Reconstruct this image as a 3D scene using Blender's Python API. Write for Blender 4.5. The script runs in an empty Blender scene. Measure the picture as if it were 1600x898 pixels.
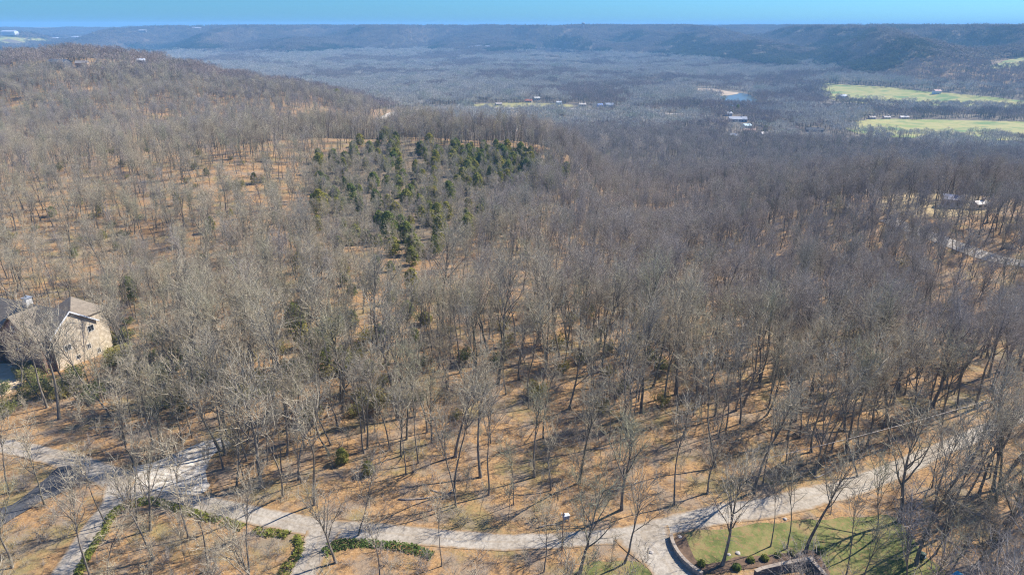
import bpy, bmesh, math, random
import numpy as np
from mathutils import Vector, Matrix, Euler

rng = np.random.default_rng(11)
random.seed(11)
scene = bpy.context.scene
COL = scene.collection
R = math.radians

# ------------------------------------------------------------------ camera
F_PX = 1600 / 1500 * 1000.0
PITCH = math.atan(409 / F_PX)
EYE = 75.0
cam_d = bpy.data.cameras.new("camera")
cam_d.sensor_width = 36.0
cam_d.lens = 36.0 * F_PX / 1600.0
cam_d.clip_start = 0.5
cam_d.clip_end = 60000.0
cam = bpy.data.objects.new("camera", cam_d)
COL.objects.link(cam)
cam.location = (0, 0, EYE)
cam.rotation_euler = (math.pi / 2 - PITCH, 0, 0)
scene.camera = cam

# ------------------------------------------------------------------ light
SUN_EL = R(43)
SUN_DIR = Vector((0.89 * math.cos(SUN_EL), 0.456 * math.cos(SUN_EL), math.sin(SUN_EL)))
world = bpy.data.worlds.new("World")
scene.world = world
world.use_nodes = True
wn = world.node_tree
bg = wn.nodes["Background"]
sky = wn.nodes.new("ShaderNodeTexSky")
sky.sky_type = 'NISHITA'
sky.sun_disc = False
sky.sun_elevation = SUN_EL
sky.sun_rotation = math.atan2(SUN_DIR.x, SUN_DIR.y)
sky.altitude = 150
sky.air_density = 1.0
sky.dust_density = 0.6
sky.ozone_density = 4.0
tint = wn.nodes.new("ShaderNodeMix")
tint.data_type = 'RGBA'; tint.blend_type = 'MULTIPLY'
tint.inputs[0].default_value = 1.0
tint.inputs[7].default_value = (.25, .60, 1.02, 1)
wn.links.new(sky.outputs[0], tint.inputs[6])
wn.links.new(tint.outputs[2], bg.inputs[0])
bg.inputs[1].default_value = 0.095
sun_d = bpy.data.lights.new("sun", 'SUN')
sun_d.energy = 5.0
sun_d.angle = R(0.5)
sun_d.color = (1.0, 0.945, 0.86)
sun = bpy.data.objects.new("sun", sun_d)
COL.objects.link(sun)
sun.location = (200, 100, 300)
sun.rotation_euler = SUN_DIR.to_track_quat('Z', 'Y').to_euler()
scene.view_settings.view_transform = 'Standard'
scene.view_settings.look = 'None'
scene.view_settings.exposure = 0.8
scene.view_settings.gamma = 1.0
scene.cycles.max_bounces = 4
scene.cycles.diffuse_bounces = 2
scene.cycles.volume_bounces = 1
scene.cycles.use_denoising = True
scene.cycles.denoiser = 'OPENIMAGEDENOISE'
scene.cycles.denoising_prefilter = 'NONE'
scene.cycles.denoising_input_passes = 'RGB_ALBEDO_NORMAL'
scene.cycles.use_adaptive_sampling = False
scene.cycles.filter_width = 1.15

# ------------------------------------------------------------------ helpers
def ray(px, py):
    dx = (px - 800) / F_PX
    dy = (449 - py) / F_PX
    return np.array((dx, math.cos(PITCH) + dy * math.sin(PITCH), -math.sin(PITCH) + dy * math.cos(PITCH)))


def project(x, y, z):
    x, y, z = np.asarray(x, float), np.asarray(y, float), np.asarray(z, float) - EYE
    d = y * math.cos(PITCH) - z * math.sin(PITCH)
    u = y * math.sin(PITCH) + z * math.cos(PITCH)
    d = np.maximum(d, 1e-3)
    return 800 + F_PX * x / d, 449 - F_PX * u / d


def tag(o, label=None, cat=None, group=None, kind=None):
    if label: o["label"] = label
    if cat: o["category"] = cat
    if group: o["group"] = group
    if kind: o["kind"] = kind
    return o


def empty(name, loc, rz=0.0):
    o = bpy.data.objects.new(name, None)
    o.empty_display_size = 0.3
    o.location = loc
    o.rotation_euler = (0, 0, rz)
    COL.objects.link(o)
    return o


def link(name, me, parent=None, mats=None):
    o = bpy.data.objects.new(name, me)
    COL.objects.link(o)
    if parent is not None: o.parent = parent
    if mats is not None:
        for m in (mats if isinstance(mats, (list, tuple)) else [mats]): me.materials.append(m)
    return o


def mesh_np(name, v, faces, midx=None, smooth=True):
    """faces: list of (n,k) int arrays"""
    me = bpy.data.meshes.new(name)
    v = np.ascontiguousarray(v, dtype=np.float32)
    faces = [f for f in faces if len(f)]
    me.vertices.add(len(v))
    me.vertices.foreach_set("co", v.ravel())
    loops = np.concatenate([f.ravel() for f in faces]).astype(np.int32)
    tot = np.concatenate([np.full(len(f), f.shape[1], np.int32) for f in faces])
    start = np.concatenate([[0], np.cumsum(tot)[:-1]]).astype(np.int32)
    me.loops.add(len(loops))
    me.loops.foreach_set("vertex_index", loops)
    me.polygons.add(len(tot))
    me.polygons.foreach_set("loop_start", start)
    me.polygons.foreach_set("loop_total", tot)
    if midx is not None: me.polygons.foreach_set("material_index", np.asarray(midx, np.int32))
    me.polygons.foreach_set("use_smooth", np.full(len(tot), smooth))
    me.update(calc_edges=True)
    return me


class MB:
    """collects boxes, prisms and polygons into one mesh"""
    def __init__(s): s.v, s.f = [], []

    def poly(s, pts):
        b = len(s.v); s.v += [tuple(p) for p in pts]; s.f.append(tuple(range(b, b + len(pts)))); return s

    def prism(s, base, top):
        n = len(base); b = len(s.v)
        s.v += [tuple(p) for p in base] + [tuple(p) for p in top]
        s.f.append(tuple(range(b + n - 1, b - 1, -1))); s.f.append(tuple(range(b + n, b + 2 * n)))
        for i in range(n):
            j = (i + 1) % n
            s.f.append((b + i, b + j, b + n + j, b + n + i))
        return s

    def box(s, x0, x1, y0, y1, z0, z1):
        return s.prism([(x0, y0, z0), (x1, y0, z0), (x1, y1, z0), (x0, y1, z0)], [(x0, y0, z1), (x1, y0, z1), (x1, y1, z1), (x0, y1, z1)])

    def tube(s, pts, rads, n=8):
        rings = []
        for i, p in enumerate(pts):
            p = Vector(p)
            t = (Vector(pts[min(i + 1, len(pts) - 1)]) - Vector(pts[max(i - 1, 0)])).normalized()
            a = t.cross(Vector((0.31, 0.2, 0.93)) if abs(t.z) < .9 else Vector((1, 0.1, 0))).normalized()
            b2 = t.cross(a)
            r = rads[i] if hasattr(rads, '__len__') else rads
            base = len(s.v)
            for k in range(n):
                q = p + (a * math.cos(2 * math.pi * k / n) + b2 * math.sin(2 * math.pi * k / n)) * r
                s.v.append(tuple(q))
            rings.append(base)
        for a, b in zip(rings, rings[1:]):
            for k in range(n):
                s.f.append((a + k, a + (k + 1) % n, b + (k + 1) % n, b + k))
        s.f.append(tuple(rings[0] + k for k in range(n))[::-1]); s.f.append(tuple(rings[-1] + k for k in range(n)))
        return s

    def mesh(s, name):
        me = bpy.data.meshes.new(name); me.from_pydata(s.v, [], s.f); me.update()
        bm = bmesh.new(); bm.from_mesh(me); bmesh.ops.recalc_face_normals(bm, faces=bm.faces); bm.to_mesh(me); bm.free()
        return me

    def build(s, name, mat, parent=None, smooth=False):
        me = s.mesh(name)
        if smooth: me.polygons.foreach_set("use_smooth", np.full(len(me.polygons), True))
        return link(name, me, parent, mat)


# ------------------------------------------------------------------ terrain shape
CTRL = []
def ring(r, d):
    for t, z in d.items(): CTRL.append((t, r, z))
flat = {-2: 0, -1.2: 0, -.6: 0, 0: 0, .6: 0, 1.2: 0, 2: 0}
for r in (8, 35, 60, 90, 125): ring(r, flat)
ring(160, {-2: 0, -1.2: 0, -.75: -1, -.4: 0, 0: 0, .4: 0, .8: 0, 1.3: 0, 2: 0})
ring(185, {-.68: -4.0})
ring(210, {-2: 0, -1: -5, -.7: -6, -.35: -2, 0: -2, .3: -6, .6: -4, 1: 0, 2: 0})
ring(250, {-.8: -6, -.5: -5, -.2: -4, 0: -6, .2: -13, .5: -8, .65: -5})
ring(300, {-2: 0, -1: -4, -.6: -5, -.3: -4, -.1: -7, .02: -10, .1: -16, .2: -21, .35: -12, .5: -3, .65: 0, 1: 2, 2: 0})
ring(350, {-.25: -3, -.1: -7, 0: -9, .08: -14, .16: -28, .3: -24, .5: -1, .65: 3, .8: 4})
ring(400, {-2: 0, -1: 4, -.6: 3, -.3: 0, -.1: -2, 0: -2, .05: -3, .09: -9, .17: -34, .3: -28, .5: -8, .8: 0, 1.1: -2, 2: 0})
ring(460, {-1: 6, -.6: 6, -.4: 5, -.25: 4, -.1: 4, 0: 3, .05: 0, .1: -10, .17: -42, .3: -36, .5: -20, .8: -12, 2: -6})
ring(530, {-1: 1, -.6: -3, -.3: -4, -.15: -6, 0: -14, .07: -24, .15: -48, .3: -44, .5: -34, .8: -32})
ring(600, {-1: -4, -.7: -10, -.4: -18, -.2: -28, 0: -45, .15: -52, .4: -50, .7: -45, 1: -45})
ring(720, {-1: 0, -.7: -8, -.4: -20, -.25: -30, -.1: -42, 0: -50, .2: -57, .5: -58, .8: -58})
ring(850, {-2: 0, -1: 4, -.7: 17, -.5: 10, -.3: -8, -.2: -25, -.1: -45, .1: -58, .5: -60, .9: -60, 2: -60})
ring(1000, {-1: 2, -.8: 18, -.66: 36, -.52: 31, -.4: 8, -.28: -12, -.2: -32, -.05: -56, .2: -60, .6: -60, 1: -60})
ring(1200, {-1: 8, -.7: 26, -.5: 12, -.3: -25, -.2: -48, 0: -60, .4: -60, .8: -60, 1.1: -60})
ring(1500, {-2: -20, -1: -20, -.6: -30, -.4: -50, -.2: -60, 0: -60, .3: -60, .7: -59, .9: -57, 2: -50})
ring(1640, {.6: -57, .75: -50})
ring(1950, {-1: -50, -.5: -60, 0: -60, .3: -60, .45: -54, .6: -26, .75: -12})
ring(2500, {-.8: -55, -.4: -60, 0: -60, .2: -60, .35: -44, .5: -8, .7: 22, .9: 26})
ring(3050, {-.4: -60, -.2: -60, 0: -60, .15: -58})
ring(3300, {-2: -50, -.8: -50, -.4: -60, -.15: -58, 0: -46, .12: -38, .25: -22, .4: 10, .55: 36, .8: 48, 2: 50})
ring(3800, {-.8: -40, -.4: -46, -.2: -22, 0: -4, .2: 16, .4: 30, .6: 55, .9: 65})
ring(4500, {-.9: -20, -.6: -35, -.4: 0, -.2: 25, 0: 44, .1: 58, .3: 60, .6: 66, .9: 68})
ring(5500, {-2: 20, -.9: 10, -.6: 0, -.4: 30, -.2: 50, 0: 62, .1: 66, .3: 66, .6: 68, .9: 68, 2: 60})
ring(8000, {-2: 40, -.9: 42, -.6: 38, -.3: 50, 0: 58, .5: 60, 1: 60, 2: 50})
ring(14000, {-2: 55, -.8: 52, 0: 52, .8: 60, 2: 55})
ring(20000, {-2: 58, -.8: 55, 0: 60, .8: 62, 2: 58})
_c = np.array(CTRL)
def _uv(t, r): return np.stack([np.arctan(t) * 2.2, np.log(r)], -1)
_p = _uv(_c[:, 0], _c[:, 1])
def _phi(d2): return 0.5 * d2 * np.log(d2 + 1e-9)
_n = len(_p)
_A = np.zeros((_n + 3, _n + 3))
_A[:_n, :_n] = _phi(((_p[:, None] - _p[None]) ** 2).sum(-1)) + np.eye(_n) * 2e-3
_A[:_n, _n] = 1; _A[:_n, _n + 1:] = _p
_A[_n:, :_n] = _A[:_n, _n:].T
_w = np.linalg.solve(_A, np.concatenate([_c[:, 2], np.zeros(3)]))


def _vnoise(x, y, seed):
    xi, yi = np.floor(x), np.floor(y)
    fx, fy = x - xi, y - yi
    fx, fy = fx * fx * (3 - 2 * fx), fy * fy * (3 - 2 * fy)
    def h(a, b):
        s = np.sin(a * 127.1 + b * 311.7 + seed * 74.7) * 43758.5453
        return s - np.floor(s)
    return (h(xi, yi) * (1 - fx) + h(xi + 1, yi) * fx) * (1 - fy) + (h(xi, yi + 1) * (1 - fx) + h(xi + 1, yi + 1) * fx) * fy


def fnoise(x, y, seed=0, oct=3):
    s, a, t = 0, 1.0, 0
    for o in range(oct):
        s = s + a * (_vnoise(x * 2 ** o + 13 * o, y * 2 ** o - 7 * o, seed + o) - .5); t += a; a *= .5
    return s / t


def smooth(e0, e1, x):
    t = np.clip((x - e0) / (e1 - e0), 0, 1)
    return t * t * (3 - 2 * t)


def ground(x, y):
    x = np.atleast_1d(np.asarray(x, float)); y = np.atleast_1d(np.asarray(y, float))
    r = np.sqrt(x * x + y * y) + 1e-6
    a = np.arctan2(x, np.maximum(y, -1e9))
    a = np.clip(a, -1.25, 1.25)
    q = np.stack([a * 2.2, np.log(np.maximum(r, 8))], -1)
    z = np.empty(len(q))
    for i in range(0, len(q), 8000):
        qq = q[i:i + 8000]
        z[i:i + 8000] = _phi(((qq[:, None] - _p[None]) ** 2).sum(-1)) @ _w[:_n] + _w[_n] + qq @ _w[_n + 1:]
    z = z + fnoise(x / 45, y / 45, 3) * 0.9 * smooth(20, 60, r) * (1 - smooth(1100, 1300, r) * .5)
    z = z + fnoise(x / 130, y / 130, 5) * 9 * smooth(200, 420, r) * (1 - smooth(640, 820, r) * (1 - smooth(-.15, -.4, a)))
    rn = 1 - 2 * np.abs(fnoise(x / 640 + .25 * np.sin(y / 500), y / 1800, 9, 3)) * 1.9
    hill = smooth(-56, -10, z) * smooth(1700, 2300, r)
    z = z + (rn - .6) * 135 * hill * (1 - .75 * smooth(5200, 7000, r)) * (1 - .55 * smooth(52, 66, z))
    top = 62.0
    z = np.where((z > top - 16) & (r > 2300), top - 16 * np.exp(-(z - top + 16) / 16), z)
    return z


def zg(x, y): return float(ground(x, y)[0])


def at(px, py):
    """the ground point seen at a pixel of the photograph"""
    d = ray(px, py)
    s = np.geomspace(60, 20000, 700)
    x, y, z = d[0] * s, d[1] * s, EYE + d[2] * s
    h = ground(x, y)
    i = int(np.argmax(z < h)) if (z < h).any() else len(s) - 1
    a, b = s[max(i - 1, 0)], s[i]
    for _ in range(14):
        m = (a + b) / 2
        if EYE + d[2] * m < zg(d[0] * m, d[1] * m): b = m
        else: a = m
    return Vector((d[0] * b, d[1] * b, zg(d[0] * b, d[1] * b)))


def flat_at(px, py, z=0.0):
    d = ray(px, py); k = (z - EYE) / d[2]
    return (d[0] * k, d[1] * k)


# ------------------------------------------------------------------ materials
def mat(name, rough=0.9):
    m = bpy.data.materials.new(name)
    m.use_nodes = True
    nt = m.node_tree
    b = nt.nodes["Principled BSDF"]
    b.inputs["Roughness"].default_value = rough
    b.inputs["Specular IOR Level"].default_value = 0.25
    return m, nt, b


def N(nt, t, **kw):
    n = nt.nodes.new(t)
    for k, v in kw.items(): setattr(n, k, v)
    return n


def noise(nt, scale, detail=4, rough=.6, coord=None, stretch=None):
    n = N(nt, "ShaderNodeTexNoise")
    n.inputs["Scale"].default_value = scale
    n.inputs["Detail"].default_value = detail
    n.inputs["Roughness"].default_value = rough
    c = coord or N(nt, "ShaderNodeTexCoord").outputs["Object"]
    if stretch:
        mp = N(nt, "ShaderNodeMapping"); mp.inputs["Scale"].default_value = stretch
        nt.links.new(c, mp.inputs[0]); c = mp.outputs[0]
    nt.links.new(c, n.inputs["Vector"])
    return n.outputs[0]


def ramp(nt, fac, stops):
    r = N(nt, "ShaderNodeValToRGB")
    el = r.color_ramp.elements
    el[0].position, el[0].color = stops[0][0], (*stops[0][1], 1)
    el[1].position, el[1].color = stops[-1][0], (*stops[-1][1], 1)
    for p, c in stops[1:-1]:
        e = el.new(p); e.color = (*c, 1)
    nt.links.new(fac, r.inputs[0])
    return r.outputs[0]


def mix(nt, fac, a, b, mode='MIX'):
    m = N(nt, "ShaderNodeMix", data_type='RGBA', blend_type=mode)
    for s, v in ((m.inputs[0], fac), (m.inputs[6], a), (m.inputs[7], b)):
        if isinstance(v, (int, float)): s.default_value = v
        elif isinstance(v, tuple): s.default_value = (*v, 1)
        else: nt.links.new(v, s)
    return m.outputs[2]


def bump(nt, b, h, strength, dist):
    n = N(nt, "ShaderNodeBump")
    n.inputs["Strength"].default_value = strength
    n.inputs["Distance"].default_value = dist
    nt.links.new(h, n.inputs["Height"]); nt.links.new(n.outputs[0], b.inputs["Normal"])


def two_tone(name, c0, c1, scale, rough=.9, c2=None, bumpd=0.0, detail=5):
    m, nt, b = mat(name, rough)
    f = noise(nt, scale, detail, .65)
    col = ramp(nt, f, [(.32, c0), (.68, c1)] if c2 is None else [(.39, c0), (.5, c1), (.61, c2)])
    nt.links.new(col, b.inputs["Base Color"])
    if bumpd: bump(nt, b, f, .6, bumpd)
    return m


def litter_mat():
    m, nt, b = mat("leaf_litter")
    big = noise(nt, .035, 3)
    mid = noise(nt, .35, 5, .7)
    fine = noise(nt, 2.6, 6, .75)
    base = ramp(nt, big, [(.3, (.40, .25, .115)), (.5, (.35, .205, .09)), (.7, (.41, .285, .15))])
    base = mix(nt, .55, base, ramp(nt, mid, [(.3, (.19, .115, .06)), (.52, (.40, .24, .105)), (.72, (.55, .37, .19))]))
    base = mix(nt, .6, base, ramp(nt, fine, [(.3, (.09, .055, .035)), (.45, (.34, .19, .08)), (.56, (.46, .275, .12)), (.72, (.66, .50, .33))]))
    at_ = N(nt, "ShaderNodeAttribute", attribute_name="cover")
    flk = noise(nt, 1.05, 7, .8)
    base = mix(nt, ramp(nt, flk, [(.38, (.85,) * 3), (.49, (0,) * 3)]), base, (.085, .06, .045))
    grs = noise(nt, .075, 5, .7)
    base = mix(nt, ramp(nt, grs, [(.50, (0,) * 3), (.62, (.75,) * 3)]), base, (.235, .20, .085))
    gry = noise(nt, .17, 5, .7)
    base = mix(nt, ramp(nt, gry, [(.49, (0,) * 3), (.60, (.72,) * 3)]), base, (.27, .215, .16))
    drk = noise(nt, .42, 6, .75)
    base = mix(nt, ramp(nt, drk, [(.36, (.75,) * 3), (.47, (0,) * 3)]), base, (.135, .085, .052))
    base = mix(nt, 1.0, base, (.97, .955, .93), 'MULTIPLY')
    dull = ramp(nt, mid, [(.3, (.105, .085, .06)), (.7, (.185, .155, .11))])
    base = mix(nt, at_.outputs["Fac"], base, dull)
    nt.links.new(base, b.inputs["Base Color"])
    bump(nt, b, fine, .9, .12)
    return m


def bark_mat(name, dark, light, mossy=None):
    m, nt, b = mat(name, .95)
    f = noise(nt, 3.2, 5, .7, stretch=(1, 1, .22))
    col = ramp(nt, f, [(.34, dark), (.66, light)])
    oi = N(nt, "ShaderNodeObjectInfo")
    hue = ramp(nt, oi.outputs["Random"], [(0, (.80, .84, .72)), (.25, (1.12, 1.05, .98)), (.5, (.78, .76, .78)), (.75, (1.2, 1.12, 1.05)), (1, (.95, .90, .82))])
    col = mix(nt, 1.0, col, hue, 'MULTIPLY')
    nt.links.new(col, b.inputs["Base Color"])
    bump(nt, b, f, .8, .05)
    return m


M = {}
M["litter"] = litter_mat()
M["bark"] = bark_mat("oak_bark", (.075, .066, .054), (.30, .275, .225))
M["twig"] = bark_mat("twig_bark", (.31, .28, .20), (.55, .495, .375))
M["twig_mauve"] = bark_mat("grey_twig_bark", (.265, .24, .21), (.46, .42, .37))
M["twig_silver"] = bark_mat("valley_twig_bark", (.37, .365, .325), (.58, .57, .51))
M["twig_brown"] = bark_mat("ridge_twig_bark", (.115, .095, .078), (.21, .175, .14))
M["twig_hill"] = bark_mat("hill_twig_bark", (.24, .205, .18), (.39, .335, .295))
M["pale_bark"] = bark_mat("sycamore_bark", (.45, .40, .34), (.72, .66, .58))
M["pale_twig"] = bark_mat("sycamore_twig", (.42, .37, .31), (.6, .54, .46))


def gravel_mat():
    m, nt, b = mat("gravel")
    f = noise(nt, 1.7, 9, .72)
    big = noise(nt, .16, 4, .6)
    col = ramp(nt, f, [(.37, (.17, .14, .105)), (.5, (.34, .29, .225)), (.63, (.52, .455, .365))])
    col = mix(nt, .5, col, ramp(nt, big, [(.36, (.25, .20, .145)), (.64, (.46, .41, .34))]))
    at_ = N(nt, "ShaderNodeAttribute", attribute_name="across")
    ab = N(nt, "ShaderNodeMath", operation='ABSOLUTE'); nt.links.new(at_.outputs["Fac"], ab.inputs[0])
    jit = N(nt, "ShaderNodeMath", operation='MULTIPLY_ADD'); nt.links.new(noise(nt, .9, 6, .7), jit.inputs[0]); jit.inputs[1].default_value = .55; nt.links.new(ab.outputs[0], jit.inputs[2])
    # drifted leaves at the rims, a worn brown middle between paler wheel tracks
    col = mix(nt, ramp(nt, jit.outputs[0], [(0, (.5,) * 3), (.24, (.42,) * 3), (.42, (0,) * 3), (.92, (0,) * 3), (1, (0,) * 3)]), col, (.30, .225, .14))
    edge = N(nt, "ShaderNodeMapRange"); nt.links.new(jit.outputs[0], edge.inputs[0]); edge.inputs[1].default_value = 1.02; edge.inputs[2].default_value = 1.3
    col = mix(nt, edge.outputs[0], col, (.30, .185, .085))
    nt.links.new(col, b.inputs["Base Color"])
    bump(nt, b, f, .7, .06)
    return m


M["gravel"] = gravel_mat()
M["chalk_gravel"] = two_tone("pale_gravel", (.30, .25, .19), (.46, .40, .32), 1.1, c2=(.66, .60, .50), bumpd=.08, detail=8)
M["asphalt"] = two_tone("asphalt", (.045, .047, .052), (.10, .10, .105), 2.2, bumpd=.02)


def lawn_mat():
    m, nt, b = mat("winter_lawn")
    col = ramp(nt, noise(nt, .22, 6, .7), [(.36, (.085, .105, .026)), (.48, (.15, .16, .045)), (.56, (.22, .19, .07)), (.66, (.27, .19, .085))])
    lf = noise(nt, 1.5, 8, .78)
    col = mix(nt, ramp(nt, lf, [(.53, (0,) * 3), (.6, (.8,) * 3)]), col, (.27, .16, .075))
    col = mix(nt, ramp(nt, noise(nt, 3.1, 6, .8), [(.34, (.7,) * 3), (.46, (0,) * 3)]), col, (.06, .06, .025))
    nt.links.new(col, b.inputs["Base Color"]); bump(nt, b, lf, .8, .08)
    return m


M["lawn"] = lawn_mat()


def leaf_mat(name, c0, c1, c2):
    m, nt, b = mat(name, .8)
    f = noise(nt, 1.1, 3)
    col = ramp(nt, f, [(.3, c0), (.5, c1), (.72, c2)])
    oi = N(nt, "ShaderNodeObjectInfo")
    col = mix(nt, 1.0, col, ramp(nt, oi.outputs["Random"], [(0, (.62, .78, .75)), (.35, (1, 1, 1)), (.7, (1.3, 1.12, .8)), (1, (.85, .95, .9))]), 'MULTIPLY')
    nt.links.new(col, b.inputs["Base Color"])
    tr = N(nt, "ShaderNodeBsdfTranslucent"); nt.links.new(col, tr.inputs[0])
    mx = N(nt, "ShaderNodeMixShader"); mx.inputs[0].default_value = .42
    nt.links.new(b.outputs[0], mx.inputs[1]); nt.links.new(tr.outputs[0], mx.inputs[2])
    nt.links.new(mx.outputs[0], nt.nodes["Material Output"].inputs[0])
    return m


M["cedar"] = leaf_mat("cedar_leaves", (.15, .18, .035), (.28, .285, .06), (.42, .37, .115))
M["pine"] = leaf_mat("pine_needles", (.03, .042, .02), (.05, .065, .03), (.08, .09, .04))
M["olive"] = leaf_mat("olive_leaves", (.15, .155, .045), (.24, .23, .075), (.34, .31, .12))
M["hedge"] = leaf_mat("hedge_leaves", (.12, .16, .035), (.22, .26, .06), (.36, .34, .12))


# ------------------------------------------------------------------ terrain mesh
def inside(px, py, poly):
    poly = np.asarray(poly)
    r = np.zeros(len(px), bool)
    j = len(poly) - 1
    for i in range(len(poly)):
        xi, yi = poly[i]; xj, yj = poly[j]
        c = ((yi > py) != (yj > py)) & (px < (xj - xi) * (py - yi) / (yj - yi + 1e-12) + xi)
        r ^= c; j = i
    return r


G = lambda *p: [flat_at(*q) for q in p]
A_ = lambda *p: [at(*q)[:2] for q in p]
def this_side(poly, far=462.):
    q = np.array(poly, float); r_ = np.hypot(q[:, 0], q[:, 1]); return q * np.minimum(1, far / r_)[:, None]


def build_terrain():
    az = np.concatenate([np.linspace(-115, -46, 24)[:-1], np.linspace(-46, 46, 270), np.linspace(46, 115, 24)[1:]])
    az = np.radians(az)
    rr = np.concatenate([[2.0, 8, 20, 34, 44], np.geomspace(52, 12000, 430)])
    A, RR = np.meshgrid(az, rr)
    x, y = (RR * np.sin(A)).ravel(), (RR * np.cos(A)).ravel()
    z = ground(x, y)
    na, nr = len(az), len(rr)
    i = np.arange(nr - 1)[:, None] * na + np.arange(na - 1)[None]
    q = np.stack([i, i + 1, i + 1 + na, i + na], -1).reshape(-1, 4)[:, ::-1]
    me = mesh_np("ground", np.stack([x, y, z], -1), [q])
    r = RR.ravel()
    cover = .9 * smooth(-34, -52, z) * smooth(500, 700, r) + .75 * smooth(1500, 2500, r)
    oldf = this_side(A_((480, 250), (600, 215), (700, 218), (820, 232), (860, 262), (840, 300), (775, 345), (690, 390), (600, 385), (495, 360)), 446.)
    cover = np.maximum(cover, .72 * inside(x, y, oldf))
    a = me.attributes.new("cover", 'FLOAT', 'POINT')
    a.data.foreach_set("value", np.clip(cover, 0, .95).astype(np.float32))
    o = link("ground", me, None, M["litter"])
    tag(o, "leaf covered ground rolling from the gravel road down to the valley and up to the far ridge", kind="structure")


build_terrain()


# ------------------------------------------------------------------ flat sheets: roads, lawns, fields
def resample(p, step):
    p = np.asarray(p, float)
    # Catmull-Rom
    out = []
    P4 = np.concatenate([[2 * p[0] - p[1]], p, [2 * p[-1] - p[-2]]])
    for i in range(len(p) - 1):
        a, b, c, d = P4[i:i + 4]
        n = max(2, int(np.linalg.norm(c - b) / step))
        t = np.linspace(0, 1, n, endpoint=False)[:, None]
        out.append(.5 * ((2 * b) + (-a + c) * t + (2 * a - 5 * b + 4 * c - d) * t ** 2 + (-a + 3 * b - 3 * c + d) * t ** 3))
    out.append(p[-1:])
    return np.concatenate(out)


ROADS = []   # (centre line xy, half width) used to keep trees off


def strip(name, pts, width, m, lift, label, wob=.35, step=1.0, cols=13):
    c = resample(pts, step)
    w = resample(np.stack([width, width], -1) if hasattr(width, '__len__') else [(width, width)] * len(pts), 1)[:, 0] if False else None
    d = np.gradient(c, axis=0)
    d /= np.linalg.norm(d, axis=1)[:, None] + 1e-9
    n = np.stack([-d[:, 1], d[:, 0]], -1)
    s = np.linspace(0, 1, len(c))
    if hasattr(width, '__len__'):
        seg = np.linspace(0, 1, len(width)); hw = np.interp(s, seg, width) / 2
    else: hw = np.full(len(c), width / 2)
    k = np.arange(len(c))
    wl = hw + wob * fnoise(k * .31, k * 0 + 3.3, 2) * 2.2
    wr = hw + wob * fnoise(k * .31, k * 0 + 9.7, 4) * 2.2
    u = np.linspace(-1, 1, cols)
    off = np.where(u[None] < 0, u[None] * wl[:, None], u[None] * wr[:, None])
    xy = c[:, None, :] + n[:, None, :] * off[..., None]
    x, y = xy[..., 0].ravel(), xy[..., 1].ravel()
    z = ground(x, y) + lift
    i = np.arange(len(c) - 1)[:, None] * cols + np.arange(cols - 1)[None]
    q = np.stack([i, i + 1, i + 1 + cols, i + cols], -1).reshape(-1, 4)[:, ::-1]
    me = mesh_np(name, np.stack([x, y, z], -1), [q])
    if me.polygons[0].normal.z < 0: me.flip_normals()
    a_ = me.attributes.new("across", 'FLOAT', 'POINT'); a_.data.foreach_set("value", np.tile(u, len(c)).astype(np.float32))
    o = link(name, me, None, m)
    tag(o, label, kind="structure")
    ROADS.append((c, float(np.max(hw))))
    return o


PATCHES = []


def patch(name, poly, m, lift, label, cell=1.0, keep_off=True, kind="structure", ragged=.8):
    """a sheet on the ground filling a polygon, its rim ragged"""
    poly = resample(np.concatenate([poly, poly[:1]]), cell)[:-1]
    k = np.arange(len(poly))
    poly = poly + np.stack([fnoise(poly[:, 0] / (3 * cell), poly[:, 1] / (3 * cell), 1), fnoise(poly[:, 0] / (3 * cell), poly[:, 1] / (3 * cell), 6)], -1) * ragged * cell * 2
    bm = bmesh.new()
    vs = [bm.verts.new((p[0], p[1], 0)) for p in poly]
    es = [bm.edges.new((vs[i], vs[(i + 1) % len(vs)])) for i in range(len(vs))]
    bmesh.ops.triangle_fill(bm, use_beauty=True, use_dissolve=False, edges=es)
    lo, hi = poly.min(0), poly.max(0)
    for ax in (0, 1):
        for c in np.arange(lo[ax] + cell * 2, hi[ax], cell * 2.5):
            nrm = [0, 0, 0]; nrm[ax] = 1
            co = [0, 0, 0]; co[ax] = c
            bmesh.ops.bisect_plane(bm, geom=bm.verts[:] + bm.edges[:] + bm.faces[:], plane_co=co, plane_no=nrm)
    bm.normal_update()
    for f in bm.faces:
        if f.normal.z < 0: f.normal_flip()
    xy = np.array([v.co[:2] for v in bm.verts])
    z = ground(xy[:, 0], xy[:, 1]) + lift
    for v, zz in zip(bm.verts, z): v.co.z = zz
    me = bpy.data.meshes.new(name); bm.to_mesh(me); bm.free()
    me.polygons.foreach_set("use_smooth", np.full(len(me.polygons), True))
    o = link(name, me, None, m)
    tag(o, label, kind=kind)
    if keep_off: PATCHES.append(poly)
    return o


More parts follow.
